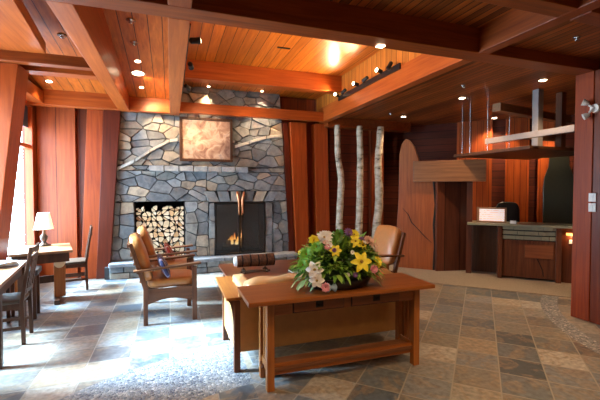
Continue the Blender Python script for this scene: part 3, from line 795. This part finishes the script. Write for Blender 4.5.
pillow(.02, 5.90, .535, math.radians(3), .40, stripe('red stripe cloth', (.42, .05, .035), (.60, .36, .28)), 'red striped pillow leaning in the farther armchair')

# ------------------------------------------------------------------ flowers
fa = thing('flower_arrangement', 'large mixed arrangement of lilies and greenery in a dark bowl on the library table', 'flowers', (1.37, 2.93, .76))
MB().lathe([(.25, 0), (.27, .008), (.30, .06), (.305, .095), (.29, .095), (.275, .06)], 32).build('bowl', M['ceramic'], fa, smooth=True).scale = (1, .62, 1)
def leafmat(name, a, b_):
    m, nt, b = newmat(name); tc = N(nt, 'ShaderNodeTexCoord'); no = N(nt, 'ShaderNodeTexNoise'); no.inputs['Scale'].default_value = 9
    link(nt, tc.outputs['Object'], no.inputs['Vector']); link(nt, ramp(nt, no.outputs[0], [(.35, a), (.65, b_)]), b.inputs['Base Color'])
    b.inputs['Roughness'].default_value = .45; b.inputs['Subsurface Weight'].default_value = 0.0; return m
def leaf(mb, base, d, L, w, curl=.25, mi=0):
    d = Vector(d).normalized(); s = d.cross(Vector((0, 0, 1)))
    if s.length < .1: s = Vector((1, 0, 0))
    s.normalize(); up = s.cross(d); base = Vector(base); vs = []; n = 5
    for i in range(n+1):
        t = i/n; c = base+d*L*t-Vector((0, 0, 1))*curl*L*t*t; ww = w*math.sin(PI*min(1, .12+t*.88))**.8
        vs += [c-s*ww+up*ww*.3, c, c+s*ww+up*ww*.3]
    fs = []
    for i in range(n):
        for k in range(2): fs.append((i*3+k, i*3+k+1, i*3+k+4, i*3+k+3))
    mb.add(vs, fs, mi)
rg = random.Random(3)
def dome(cx=0, sx=.40, sy=.24, sz=.34):
    a = rg.uniform(0, 2*PI); e = math.asin(rg.uniform(.0, 1))
    n = Vector((math.cos(a)*math.cos(e), math.sin(a)*math.cos(e), math.sin(e)))
    return n
lv = MB(); lv2 = MB(); lv3 = MB()
for k in range(900):
    n = dome(); r = rg.uniform(.55, .93)
    p = Vector((n.x*.41*r, n.y*.25*r, .13+n.z*.33*r))
    d = n+Vector((rg.uniform(-.7, .7), rg.uniform(-.7, .7), rg.uniform(-.4, .5)))
    leaf([lv, lv2][k % 2], p, d, rg.uniform(.06, .12), rg.uniform(.012, .024), rg.uniform(.1, .6))
for k in range(70):   # trailing sprays low at the sides
    s = -1 if k % 2 else 1
    p = Vector((s*rg.uniform(.2, .32), rg.uniform(-.16, .1), rg.uniform(.06, .2)))
    leaf(lv3, p, (s*rg.uniform(.5, 1), rg.uniform(-.7, .3), rg.uniform(-.3, .3)), rg.uniform(.07, .13), rg.uniform(.008, .016), .7)
for k in range(60):   # tall spiky grass
    x = rg.uniform(-.25, .3); leaf(lv2, (x, rg.uniform(-.1, .12), .25), (x*1.2, rg.uniform(-.3, .3), 1), rg.uniform(.14, .24), .006, .15)
for mb, nm, c1, c2 in ((lv, 'dark_foliage', (.05, .14, .02), (.16, .36, .05)), (lv2, 'foliage', (.14, .32, .03), (.42, .62, .11)), (lv3, 'trailing_foliage', (.20, .32, .10), (.42, .52, .22))):
    o = mb.build(nm, leafmat(nm, c1, c2), fa, smooth=True, fixn=False); o['kind'] = 'stuff'
# dense green core so no gaps show
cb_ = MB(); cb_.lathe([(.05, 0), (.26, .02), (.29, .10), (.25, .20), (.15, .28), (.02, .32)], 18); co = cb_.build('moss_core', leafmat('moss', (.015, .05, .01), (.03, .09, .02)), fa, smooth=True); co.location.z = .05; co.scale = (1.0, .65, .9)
petal = {k: plain(k+' petals', c, .5) for k, c in {'yellow': (.95, .78, .05), 'white': (.95, .94, .93), 'pink': (.78, .32, .42), 'purple': (.22, .10, .34), 'peach': (.80, .55, .48), 'green': (.22, .52, .06)}.items()}
petal['centre'] = plain('flower centre', (.35, .22, .03), .7)
def flower(kind, x, y, z, r, n, look, colname, wide=.3, cup=.25, layers=1):
    m = MB()
    for L in range(layers):
        for k in range(n):
            a = 2*PI*(k+L*.5)/n; rr = r*(1-.25*L)
            d = Vector((math.cos(a), math.sin(a), cup+L*.5))
            s = Vector((-math.sin(a), math.cos(a), 0)); vs = []
            for i in range(6):
                t = i/5; c = d*rr*t+Vector((0, 0, -.35*rr*t*t)); w = rr*wide*math.sin(PI*(.1+.88*t))**.8
                vs += [c-s*w+Vector((0, 0, w*.4)), c, c+s*w+Vector((0, 0, w*.4))]
            m.add(vs, [(i*3+q, i*3+q+1, i*3+q+4, i*3+q+3) for i in range(5) for q in range(2)])
    m.lathe([(r*.14, 0), (r*.16, r*.1), (r*.06, r*.3)], 8, 1)
    o = m.build(kind, [petal[colname], petal['centre']], fa, smooth=True, fixn=False)
    o.location = (x, y, z); o.rotation_euler = Vector(look).to_track_quat('Z', 'Y').to_euler(); return o
F_ = flower
F_('yellow_lily', .085, -.255, .25, .095, 6, (-.1, -1, .35), 'yellow', .26)
F_('yellow_lily', .09, -.14, .40, .06, 6, (0, -1, .6), 'yellow', .28)
F_('yellow_lily', .17, -.12, .36, .055, 6, (.4, -1, .6), 'yellow', .28)
F_('yellow_lily', -.11, -.18, .34, .055, 6, (-.4, -1, .5), 'yellow', .3)
F_('yellow_rose', .27, -.18, .22, .055, 7, (.5, -1, .5), 'yellow', .4, .5, 3)
F_('yellow_rose', -.25, -.05, .41, .05, 7, (-.3, -1, .8), 'yellow', .4, .5, 3)
F_('yellow_rose', .14, -.02, .44, .05, 7, (.1, -1, .8), 'yellow', .4, .5, 2)
F_('white_lily', -.30, -.20, .20, .075, 6, (-.6, -1, .3), 'white', .34)
F_('white_lily', -.29, -.22, .12, .065, 6, (-.4, -1, .1), 'white', .34)
F_('white_chrysanthemum', -.16, -.06, .43, .075, 12, (-.3, -.8, .8), 'white', .22, .4, 3)
F_('white_chrysanthemum', -.11, -.02, .44, .055, 12, (-.1, -.8, .8), 'white', .22, .4, 3)
F_('peach_chrysanthemum', .27, -.04, .38, .06, 12, (.3, -.8, .8), 'peach', .22, .4, 3)
F_('peach_chrysanthemum', .31, -.06, .33, .05, 12, (.5, -.8, .6), 'peach', .22, .4, 3)
F_('pink_rose', .20, -.25, .18, .04, 8, (.1, -1, .3), 'pink', .4, .5, 3)
F_('purple_daisy', .07, -.06, .47, .045, 12, (0, -1, .5), 'purple', .2, .1, 2)
F_('purple_daisy', .20, -.05, .40, .035, 12, (.2, -1, .6), 'purple', .2, .1, 2)
F_('pink_rose', -.22, -.23, .06, .04, 8, (-.2, -1, .2), 'pink', .4, .5, 3)
for k in range(26):
    n_ = dome(); 
    if n_.y > .2: continue
    kk = rg.choice([('yellow_rose', 'yellow', 7), ('white_daisy', 'white', 12), ('purple_daisy', 'purple', 12), ('pink_rose', 'pink', 8), ('peach_chrysanthemum', 'peach', 12), ('white_daisy', 'white', 9)])
    F_(kk[0], n_.x*.40, n_.y*.25, .14+n_.z*.33, rg.uniform(.018, .034), kk[2], (n_.x, n_.y-.3, n_.z), kk[1], .3, .4, 2)
for x, y, z, r in ((-.32, -.08, .30, .075), (-.24, -.10, .36, .06), (-.36, -.1, .22, .06)):
    F_('green_chrysanthemum', x, y, z, r, 16, (-.7, -.7, .6), 'green', .12, .5, 4)
# pale blue ribbon bow at the bowl's left
rb = MB(); rb.lathe([(.005, -.05), (.04, -.03), (.012, 0), (.04, .03), (.005, .05)], 10, axis='x'); o = rb.build('ribbon', plain('pale blue ribbon', (.30, .45, .62), .5), fa, smooth=True); o.location = (-.16, -.21, .05)

# ------------------------------------------------------------------ window tables, chairs, lamp
t1 = thing('window_table', 'dark wooden table with a pale glossy top at the left edge, magazines on it', 'table', (-1.78, 4.5, 0), math.radians(8.5))
TT = wood('pale reflective oak', (.20, .09, .04), (.42, .22, .11), 'y', rough=.22, coat=.5)
MB().box(-.30, .27, -.66, .66, .725, .76).build('table_top', TT, t1, .005)
for x in (-.26, .19):
    for y in (-.60, .53): MB().box(x, x+.07, y, y+.07, 0, .725).build('leg', M['chair_dark'], t1, .004)
q = MB(); q.box(.21, .235, -.53, .53, .62, .725).box(-.24, -.215, -.53, .53, .62, .725).box(-.19, .19, -.585, -.56, .62, .725).box(-.19, .19, .56, .585, .62, .725); q.build('apron', M['chair_dark'], t1)
t2 = thing('window_table', 'wooden trestle table in the far window corner with a lamp on it', 'table', (-1.76, 6.15, 0), math.radians(15))
MB().box(-.34, .38, -.40, .42, .725, .76).build('table_top', TT, t2, .005)
for x in (-.30, .16):
    p_ = MB().box(x, x+.14, -.10, .12, .06, .66).build('trestle_leg', M['desk_z'], t2, .004)
    MB().box(x-.005, x+.065, -.30, .32, 0, .06).build('foot', M['chair_dark'], t2, .004)
    MB().box(x-.005, x+.065, -.32, .34, .66, .724).build('bearer', M['chair_dark'], t2, .004)
MB().box(-.2, .22, 0, .03, .26, .36).build('stretcher', M['chair_dark'], t2)
ab = MB().box(-.30, .34, -.36, -.335, .60, .724).build('apron', M['chair_dark'], t2)
MB().lathe([(.001, -.006), (.06, -.006), (.065, 0), (.001, 0)], 20, axis='y').build('round_disc', plain('pale round disc', (.75, .58, .34), .4), t2).location = (.23, -.101, .54)  # flat pale disc on the near face of the trestle leg

def side_chair(label):   # faces -x locally; back posts at +x
    t = thing('side_chair', label, 'chair', group='slatted wooden side chairs')
    W = .38
    for y in (-W/2, W/2-.035):
        MB().prism([(.18, 0), (.215, 0), (.205, .45), (.29, 1.0), (.26, 1.0), (.17, .45)], y, y+.035, 'xz').build('rear_post', M['chair_dark'], t, .003)
        MB().box(-.20, -.165, y, y+.035, 0, .43).build('front_leg', M['chair_dark'], t, .003)
        MB().box(-.165, .18, y+.008, y+.026, .37, .43).build('side_rail', M['chair_dark'], t)
        MB().box(-.165, .18, y+.01, y+.025, .16, .19).build('side_stretcher', M['chair_dark'], t)
    for z in (.88, .955): MB().box(.262, .28, -W/2+.035, W/2-.035, z-.02, z+.03).build('top_rail', M['chair_dark'], t, .003)
    MB().box(.205, .225, -W/2+.035, W/2-.035, .52, .56).build('lower_rail', M['chair_dark'], t, .003)
    for k in range(3):
        y = -.085+k*.07; MB().hexa([(.21, y, .56), (.22, y, .56), (.22, y+.035, .56), (.21, y+.035, .56)], [(.265, y, .862), (.275, y, .862), (.275, y+.035, .862), (.265, y+.035, .862)]).build('back_slat', M['chair_dark'], t)
    MB().box(-.165, .17, -W/2+.04, -W/2+.055, .25, .28).box(-.18, -.17, -W/2+.035, W/2-.035, .25, .28).build('stretcher', M['chair_dark'], t)
    cushion('seat', -.20, .19, -.19, .19, .425, .47, t, plain('dark seat leather', (.07, .045, .03), .4) if 'dark seat leather' not in bpy.data.materials else bpy.data.materials['dark seat leather'], .01, 2, wr=0, n=8)
    return t
c1 = side_chair('slatted dark wooden chair pulled up to the magazine table')
c1.location = (-1.66, 4.66, 0); c1.rotation_euler.z = math.radians(6)
dup(c1, (-1.50, 6.78, 0), math.radians(12), 'dark wooden side chair at the far lamp table, in front of the red wall panel')
stl = thing('stool', 'small charcoal stool between the two window tables', 'stool', (-1.74, 5.46, 0), math.radians(8))
MB().box(-.17, .17, -.16, .16, .54, .61).build('seat', M['grey_stool'], stl, .012)
for x in (-.15, .11):
    for y in (-.14, .10): MB().box(x, x+.035, y, y+.035, 0, .54).build('leg', M['chair_dark'], stl)
mg = [(.50, .12, .10), (.12, .25, .45), (.75, .72, .66), (.10, .12, .14), (.62, .36, .16), (.30, .42, .50)]
nm_ = ['red-covered', 'blue-covered', 'white-covered', 'black-covered', 'orange-covered', 'pale blue-covered']
for k in range(6):
    o = thing('magazine', nm_[k]+' magazine in the fanned stack on the left window table', 'magazine', (-1.72-.012*k, 4.98-.035*k, .7605+k*.0095), math.radians(10+k*11), 'fanned magazines on the window table')
    MB().box(-.105, .105, -.14, .14, 0, .0015).box(-.105, .105, -.14, .14, .0075, .009).build('cover', plain('mag%d' % k, mg[k], .3, coat=.4), o)
    MB().box(-.104, .102, -.138, .138, .0017, .0073).build('pages', M['white_plastic'], o)
lp = thing('table_lamp', 'bronze table lamp with a cream shade on the far window table', 'lamp', (-1.78, 6.42, .76))
MB().lathe([(.085, 0), (.09, .015), (.04, .035), (.022, .06), (.045, .10), (.05, .14), (.02, .18), (.014, .24), (.012, .30)], 20).build('base', M['bronze'], lp, smooth=True)
sh = MB(); n = 28
sh.lathe([(.125, .25), (.075, .49), (.071, .49), (.121, .25)], n); sh.f = sh.f[:-2]; sh.mi = sh.mi[:-2]; sh.col = sh.col[:-2]
sh.build('lamp_shade', M['shade'], lp, smooth=True)
MB().lathe([(.02, .29), (.03, .32), (.02, .36)], 10).build('bulb', M['lens'], lp)
tag(MB().box(-.10, .10, -.14, .14, 0, .003).build('paper_sheet', M['white_plastic'], loc=(-1.62, 6.05, .7605), rotz=.3), 'white sheet of paper lying on the far lamp table', 'paper')

# ------------------------------------------------------------------ slab screen with lintel
sc_ = thing('timber_slab_screen', 'tall live-edge timber slabs crossed by a pale lintel, left of reception', 'wooden screen', (4.85, 5.97, 0), -PI/4)
# local x = (1,-1)/sqrt2, local y = (1,1)/sqrt2
pl = [(-.78, 0), (0, 0), (-.01, 1.4), (-.03, 1.95), (-.26, 2.0), (-.34, 2.28), (-.40, 2.45), (-.50, 2.58), (-.57, 2.60), (-.65, 2.50), (-.69, 2.3), (-.70, 1.4)]
so = MB().prism(pl, 0, .09, 'xz').build('live_edge_slab', M['slab'], sc_, .01)
ck = MB().tube([(-.62, -.002, 1.22), (-.5, -.002, 1.08), (-.44, -.002, .93), (-.33, -.002, .82), (-.2, -.002, .68), (-.06, -.002, .55)], [.003, .008, .01, .007, .009, .004], 6).build('crack', M['soot_gap_black'], so)
MB().tube([(-.015, -.004, .02), (.0, -.004, .5), (-.02, -.004, .9), (.005, -.004, 1.3), (-.03, -.004, 1.76)], [.02, .014, .022, .012, .02], 6).build('edge_gap', M['soot_gap_black'], so)
MB().box(0, .08, .0, .73, 0, 1.86, xf=Matrix.Rotation(math.radians(-57), 4, 'Z')).build('side_slab', M['slab_dark'], sc_, .006)
MB().box(-.40, .88, -.13, .0, 1.74, 2.14).build('lintel', M['lintel'], sc_, .006)
MB().box(.56, .66, .02, .10, 0, 2.14).build('end_post', M['slab_dark'], sc_)

# ------------------------------------------------------------------ reception counter (local x along the front, y away)
RO = (5.53, 5.12, 0)
rcp = thing('reception_counter', 'walnut reception counter with a stone shelf top and banded stone front', 'counter', RO, -PI/4)
MB().box(-.50, 2.6, -.08, .52, .945, .985).build('counter_top', M['slate_top'], rcp, .006)
MB().box(0, .07, -.02, .5, 0, .944).build('corner_post', M['counter_wood'], rcp, .004)
MB().box(.07, .87, .02, .5, .05, .70).build('front_panel', M['counter_wood'], rcp)
for z0, z1 in ((.885, .943), (.80, .865), (.715, .78)):
    mm = MB(); x = .07
    rr = random.Random(int(z0*1000))
    while x < .86:
        w = rr.uniform(.1, .3); x2 = min(x+w, .87); mm.box(x+.002, x2-.002, rr.uniform(-.03, .0) if z0 > .75 else .0, .3, z0, z1); x = x2
    mm.build('stone_band', M['slate_top'], rcp, .003)
MB().box(.07, .87, .03, .3, .70, .944).build('backing', M['soot_gap_black'], rcp)
p_ = MB().box(.42, .84, .005, .019, .40, .64).build('inset_panel', wood('amber inlay', (.16, .045, .02), (.34, .11, .04), 'x'), rcp, .003)
MB().tube([(.70, .0, .10), (.68, .0, .22), (.62, .0, .36), (.60, .0, .40)], .006, 6).build('inlay_line', M['soot_gap_black'], rcp)
MB().box(.87, .95, -.03, .5, 0, .944).build('corner_post', M['counter_wood'], rcp, .004)
MB().box(.95, 2.6, .06, .5, 0, .944).build('side_panel', M['slab_dark'], rcp)
MB().box(-.45, 0, .40, .5, 0, .944).build('wing_panel', M['chair_dark'], rcp)  # dark wood puts the shade of the recess into the panel colour
MB().box(1.02, 1.22, .03, .06, .82, .86).build('under_counter_light', M['lens_dim'], rcp)
def R(u, v): return (RO[0]+(u+v)*S2, RO[1]+(-u+v)*S2)
x, y = R(1.13, -.005+.03)
tag(MB().box(-.07, .07, -.006, .0, 0, .07).build('card_sign', M['white_plastic'], loc=(*R(1.13, .055), .68), rotz=-PI/4), 'small white card on the dark front of the reception counter', 'sign')
nt_ = thing('framed_notice', 'bright white framed notice standing at the left end of the reception counter', 'sign', (*R(-.10, .10), .985), -PI/4)
f = MB(); f.box(-.24, .24, -.01, .015, 0, .03).box(-.24, .24, -.01, .015, .25, .28).box(-.24, -.205, -.01, .015, .03, .25).box(.205, .24, -.01, .015, .03, .25); f.build('frame', M['timber'], nt_, .003)
MB().box(-.205, .205, .0, .01, .03, .25).build('notice_sheet', M['paper'], nt_)
tag(MB().box(-.045, .045, -.03, .03, 0, .05).build('card_holder', M['white_plastic'], loc=(*R(.24, .08), .985), rotz=-PI/4), 'tiny white card holder on the counter right of the framed notice', 'card holder')
# dark shouldered slab behind
sl = MB().prism([(-.26, .0), (.26, 0), (.26, 1.62), (.24, 1.84), (.17, 2.05), (.16, 2.34), (-.17, 2.34), (-.18, 2.05), (-.25, 1.84), (-.27, 1.62)], 0, .05, 'xz')
o = sl.build('shouldered_board', plain('dark green slate', (.028, .030, .020), .4, coat=.1), loc=(7.34, 5.34, 0), rotz=-PI/4, bevel=.01)
tag(o, 'tall dark green board with sloping shoulders standing behind the reception counter', 'board')
# office chair behind the counter (dark back seen above)
oc = thing('office_chair', 'dark high-backed office chair behind the reception counter', 'chair', (6.45, 5.75, 0), -PI/4)
cushion('backrest', -.2, .2, -.04, .04, .62, 1.32, oc, M['black'], .02, 4, wr=0)
cushion('seat', -.23, .23, -.26, .22, .44, .54, oc, M['black'], .01, 4, wr=0)
MB().tube([(0, 0, .08), (0, 0, .44)], .03, 12).build('column', M['iron'], oc)
for k in range(5):
    a = k*2*PI/5; MB().tube([(0, 0, .09), (.24*math.cos(a), .24*math.sin(a), .05)], [.025, .018], 8).build('leg', M['iron'], oc)
    MB().tube([(.24*math.cos(a)-.012, .24*math.sin(a), .031), (.24*math.cos(a)+.012, .24*math.sin(a), .031)], .028, 10).build('caster', M['black'], oc)

# canopy over reception
cn = thing('canopy_frame', 'hanging timber canopy with a dark pointed shelf over the reception counter', 'canopy', (0, 0, 0))
MB().box(5.06, 6.9, 4.14, 5.72, 2.2, 2.25).build('dark_shelf', M['chair_dark'], cn, .005)
MB().box(0, 2.3, 0, .14, 2.87, 3.0, xf=Matrix.Translation((5.05, 4.66, 0)) @ Matrix.Rotation(math.radians(11), 4, 'Z')).build('upper_beam', M['timber'], cn, .004)
MB().box(5.10, 5.16, 3.52, 5.02, 2.37, 2.46).build('pale_rail', plain('pale steel', (.34, .28, .26), .4, .2), cn, .004)
MB().box(5.27, 5.38, 4.18, 4.28, 2.251, 3.119).build('pale_post', plain('pale steel post', (.30, .27, .27), .4, .2), cn, .004)
MB().box(5.80, 5.90, 4.2, 4.3, 2.251, 3.119).build('timber_post', M['oak_z'], cn, .004)
MB().box(5.16, 5.9, 4.305, 4.40, 2.38, 2.46).build('cross_rail', M['timber'], cn, .004)
for u, v in ((5.20, 5.06), (5.15, 5.60), (5.12, 5.38), (6.3, 5.6)):
    MB().tube([(u, v, 2.25), (u, v, 3.119)], .008, 6).build('hanging_rod', M['chrome'], cn)

# ------------------------------------------------------------------ ceiling fixtures
def downlight(x, y, z, label, r=.055, lens='lens', power=0, col=(1, .70, .40), spot=1.9, tilt=0, name='recessed_light', aim=None):
    t = thing(name, label, 'ceiling light', (x, y, z), tilt)
    MB().lathe([(r*1.25, -.003), (r*1.25, 0), (r, 0), (r, -.003)], 20).build('trim_ring', M['chrome'], t)
    MB().lathe([(.001, -.009), (r*.75, -.009), (r*.98, -.004), (r*.98, -.001), (.001, -.001)], 20).build('lens', M[lens], t)
    if power:
        d = bpy.data.lights.new('downlight', 'SPOT'); d.energy = power; d.color = col; d.spot_size = spot; d.spot_blend = .6; d.shadow_soft_size = .05
        o = bpy.data.objects.new('downlight', d); C.objects.link(o); o.location = (x, y, z-.02)
        if aim: o.rotation_euler = (Vector(aim)-o.location).to_track_quat('-Z', 'Y').to_euler()
    return t
def sl_light(x, y, lab, **k):
    z = slope(y)-.004
    t = downlight(x, y, z, lab, **k); t.rotation_euler.x = -math.atan(.124); return t
WARM = (1, .68, .38)
sl_light(-.46, 6.26, 'large bright recessed light in the plank ceiling left of the centre beam', r=.085, power=90, aim=(.5, 7.4, 2.5), spot=1.6)
sl_light(-.45, 6.82, 'small recessed light nearest the chimney in the left plank ceiling', r=.035, power=150, aim=(.0, 7.5, 2.65), spot=1.1)
sl_light(-.43, 5.84, 'small recessed light next before the big bright one', r=.04, power=20)
sl_light(-1.80, 6.89, 'recessed light in the far left corner above the window table', r=.045, power=45)
for x, y, lb in ((-.42, 4.78, 'silver round air grille nearest the big cross beam'), (-.43, 5.30, 'smaller silver sprinkler rose in the left plank ceiling'), (-1.25, 5.34, 'silver sprinkler head in the corner bay above the window')):
    t = thing('sprinkler_head', lb, 'sprinkler', (x, y, slope(y)))
    MB().lathe([(.05, 0), (.055, -.008), (.02, -.015), (.015, -.03), (.03, -.035), (.001, -.037)], 16).build('rose', M['chrome'], t, smooth=True)
downlight(.70, 7.37, 3.565, 'left of two small lights in the soffit above the picture', r=.03, power=110, aim=(.62, 7.47, 2.3), spot=1.2)
downlight(1.75, 7.37, 3.565, 'right of two small lights in the soffit above the chimney stones', r=.03, power=110, aim=(1.8, 7.47, 2.3), spot=1.2)
tag(MB().box(-.10, .10, -.02, .02, -.01, 0).build('ceiling_vent', M['black'], loc=(1.62, 5.42, 3.72)), 'thin black slot vent in the raised bay ceiling', 'vent')
for x, y, lb, p in ((4.63, 6.72, 'recessed light above the live-edge timber slab', 60), (4.61, 5.03, 'recessed light in the dark ceiling left of the canopy', 70), (4.92, 3.84, 'recessed light nearest the right column', 60), (7.1, 7.0-.3, 'far recessed light near the reception wall', 60), (6.55, 6.2, 'recessed light behind the canopy rods', 70), (7.1, 5.2, 'recessed light over the space behind the counter', 80)):
    downlight(x, y, 3.118, lb, r=.05, power=p*1.7)
for x, y, lb in ((3.85, 2.65, 'sprinkler head in the dark ceiling before the right column'), (4.05, 4.4, 'sprinkler head in the dark ceiling beyond the cross beam'), (4.17, 6.5, 'sprinkler head in the dark ceiling above the birch trunks')):
    t = thing('sprinkler_head', lb, 'sprinkler', (x, y, 3.12))
    MB().lathe([(.03, 0), (.035, -.008), (.012, -.012), (.012, -.03), (.025, -.034), (.001, -.036)], 14).build('rose', M['chrome'], t, smooth=True)
sq = thing('beam_light', 'small square bright light set in the underside of the big cross beam', 'light', (1.95, 3.22, 2.999))
MB().box(-.035, .035, -.03, .03, -.008, -.001).build('lens', M['lens'], sq)
# unseen fill spots added to brighten the front room, no fixtures modelled
for x, y in ((.6, 1.2), (2.2, 1.2), (4.2, .6), (-1.4, .4), (1.2, -1.2), (1.9, -.4), (3.5, -1.5), (6.5, 1.2)):
    d = bpy.data.lights.new('front fill spot', 'SPOT'); d.energy = 75 if y > 0 else 130; d.color = WARM; d.spot_size = 2.2; d.spot_blend = .7; d.shadow_soft_size = .06
    o = bpy.data.objects.new('front_fill', d); C.objects.link(o); o.location = (x, y, 3.22 if x < 3 else 3.08)

# track lights on the fascia ledge and on the centre beam
def head(parent, x, y, z, aim, lit, size=2.9):
    d = (Vector(aim)-Vector((x, y, z))).normalized(); p = Vector((x, y, z))
    h = MB().tube([p-d*.05, p-d*.04, p+d*.02, p+d*.055], [.018, .03, .03, .036], 12).build('lamp_head', M['black'], parent, smooth=False)
    MB().tube([p+d*.056, p+d*.060], .03, 12).build('lens', M['lens' if lit else 'soot_gap_black'], h)
    if lit:
        s = bpy.data.lights.new('track spot', 'SPOT'); s.energy = lit; s.color = WARM; s.spot_size = size; s.spot_blend = 1; s.shadow_soft_size = .04
        o = bpy.data.objects.new('track_spot', s); C.objects.link(o); o.location = p+d*.075; o.rotation_euler = d.to_track_quat('-Z', 'Y').to_euler()
tr = thing('track_light', 'black track light with six heads along the fascia ledge', 'track light', (0, 0, 0))
MB().box(2.975, 2.999, 4.42, 6.398, 3.25, 3.33).build('track', M['black'], tr)
for y, l, am in ((6.38, 60, (.8, 5.2, 3.6)), (6.08, 0, (2.2, 7.3, 2.4)), (5.62, 70, (.6, 5.2, 3.6)), (5.30, 0, (2.2, 7.3, 2.4)), (4.88, 70, (.6, 4.4, 3.6)), (4.60, 0, (1.9, 5.3, 1.0))):
    head(tr, 2.94, y, 3.35, am, l)
tr2 = thing('track_light', 'three black spotlight heads hung beside the centre beam', 'track light', (0, 0, 0))
MB().box(.1655, .188, 3.6, 6.2, 3.10, 3.12).build('track', M['black'], tr2)
for y, am, l, sz in ((3.95, (2.2, 4.6, 3.6), 130, 2.9), (4.75, (.70, 7.5, 2.75), 170, .42), (5.75, (1.80, 7.5, 2.70), 170, .55)):
    head(tr2, .24, y, 3.10, am, l, sz)

# column fittings
em = thing('emergency_light', 'white two-headed emergency spotlight high on the right column', 'light', (4.735, 3.03, 2.55))
MB().lathe([(.05, -.02), (.055, 0.005), (.05, .0)], 18, axis='x').build('base', M['white_plastic'], em)
for dy, dz in ((.06, .07), (.05, -.08)):
    MB().tube([(-.03, 0, 0), (-.06, dy*.6, dz*.6)], .012, 8).build('bracket', M['white_plastic'], em)
    p = Vector((-.07, dy, dz)); d = Vector((-.5, .5, dz*4)).normalized()
    MB().tube([p-d*.03, p, p+d*.035], [.015, .032, .04], 14).build('lamp_head', M['white_plastic'], em)
for z, lb in ((1.50, 'upper white switch plate on the right column'), (1.38, 'lower white switch plate on the right column')):
    t = thing('light_switch', lb, 'switch', (4.738, 3.04, z))
    MB().box(-.008, 0, -.04, .04, -.05, .05).build('plate', M['white_plastic'], t, .002); MB().box(-.014, -.009, -.012, .012, -.025, .025).build('toggle', M['white_plastic'], t)

# ------------------------------------------------------------------ lights from outside and the fire
w = bpy.data.worlds.new('sky'); scn.world = w; w.use_nodes = True
bg = w.node_tree.nodes['Background']; bg.inputs[0].default_value = (.55, .79, 1, 1); bg.inputs[1].default_value = 24
for i, (a, b) in enumerate(WIN):
    d = bpy.data.lights.new('window_portal', 'AREA'); d.shape = 'RECTANGLE'; d.size = b-a; d.size_y = zt-zb
    d.cycles.is_portal = True
    o = bpy.data.objects.new('window_portal', d); C.objects.link(o); o.location = (WX-.16, (a+b)/2, (zb+zt)/2)
    o.rotation_euler = (0, math.radians(-90), 0); o.rotation_euler = Vector((1, 0, 0)).to_track_quat('-Z', 'Y').to_euler()
d = bpy.data.lights.new('sun', 'SUN'); d.energy = 95; d.color = (.50, .77, 1); d.angle = math.radians(20)
o = bpy.data.objects.new('sun', d); C.objects.link(o); o.location = (-6, 6, 6); o.rotation_euler = Vector((.80, -.10, -.60)).to_track_quat('-Z', 'Y').to_euler()
d = bpy.data.lights.new('fire_glow', 'POINT'); d.energy = 14; d.color = (1, .42, .12); d.shadow_soft_size = .08
o = bpy.data.objects.new('fire_glow', d); C.objects.link(o); o.location = (1.25, 7.75, .62)
d = bpy.data.lights.new('lamp_glow', 'POINT'); d.energy = 12; d.color = WARM; d.shadow_soft_size = .04
o = bpy.data.objects.new('lamp_glow', d); C.objects.link(o); o.location = (-1.78, 6.42, 1.16)
d = bpy.data.lights.new('counter_glow', 'POINT'); d.energy = 2.5; d.color = (1, .5, .2); d.shadow_soft_size = .03
o = bpy.data.objects.new('counter_glow', d); C.objects.link(o); o.location = (*R(1.12, .0), .80)

for l in bpy.data.lights:
    if l.type == 'SPOT': l.energy *= 1.35
# ------------------------------------------------------------------ camera
cam = bpy.data.cameras.new('camera'); cam.sensor_width = 36; cam.lens = 36*372/600; cam.clip_start = .05
co = bpy.data.objects.new('camera', cam); C.objects.link(co); scn.camera = co
co.location = (0, 0, 1.6)
co.rotation_euler = (PI/2-math.atan(11/372), 0, -math.atan(129/372))
scn.view_settings.view_transform = 'Standard'; scn.view_settings.look = 'None'; scn.view_settings.exposure = 0.03; scn.view_settings.gamma = 1
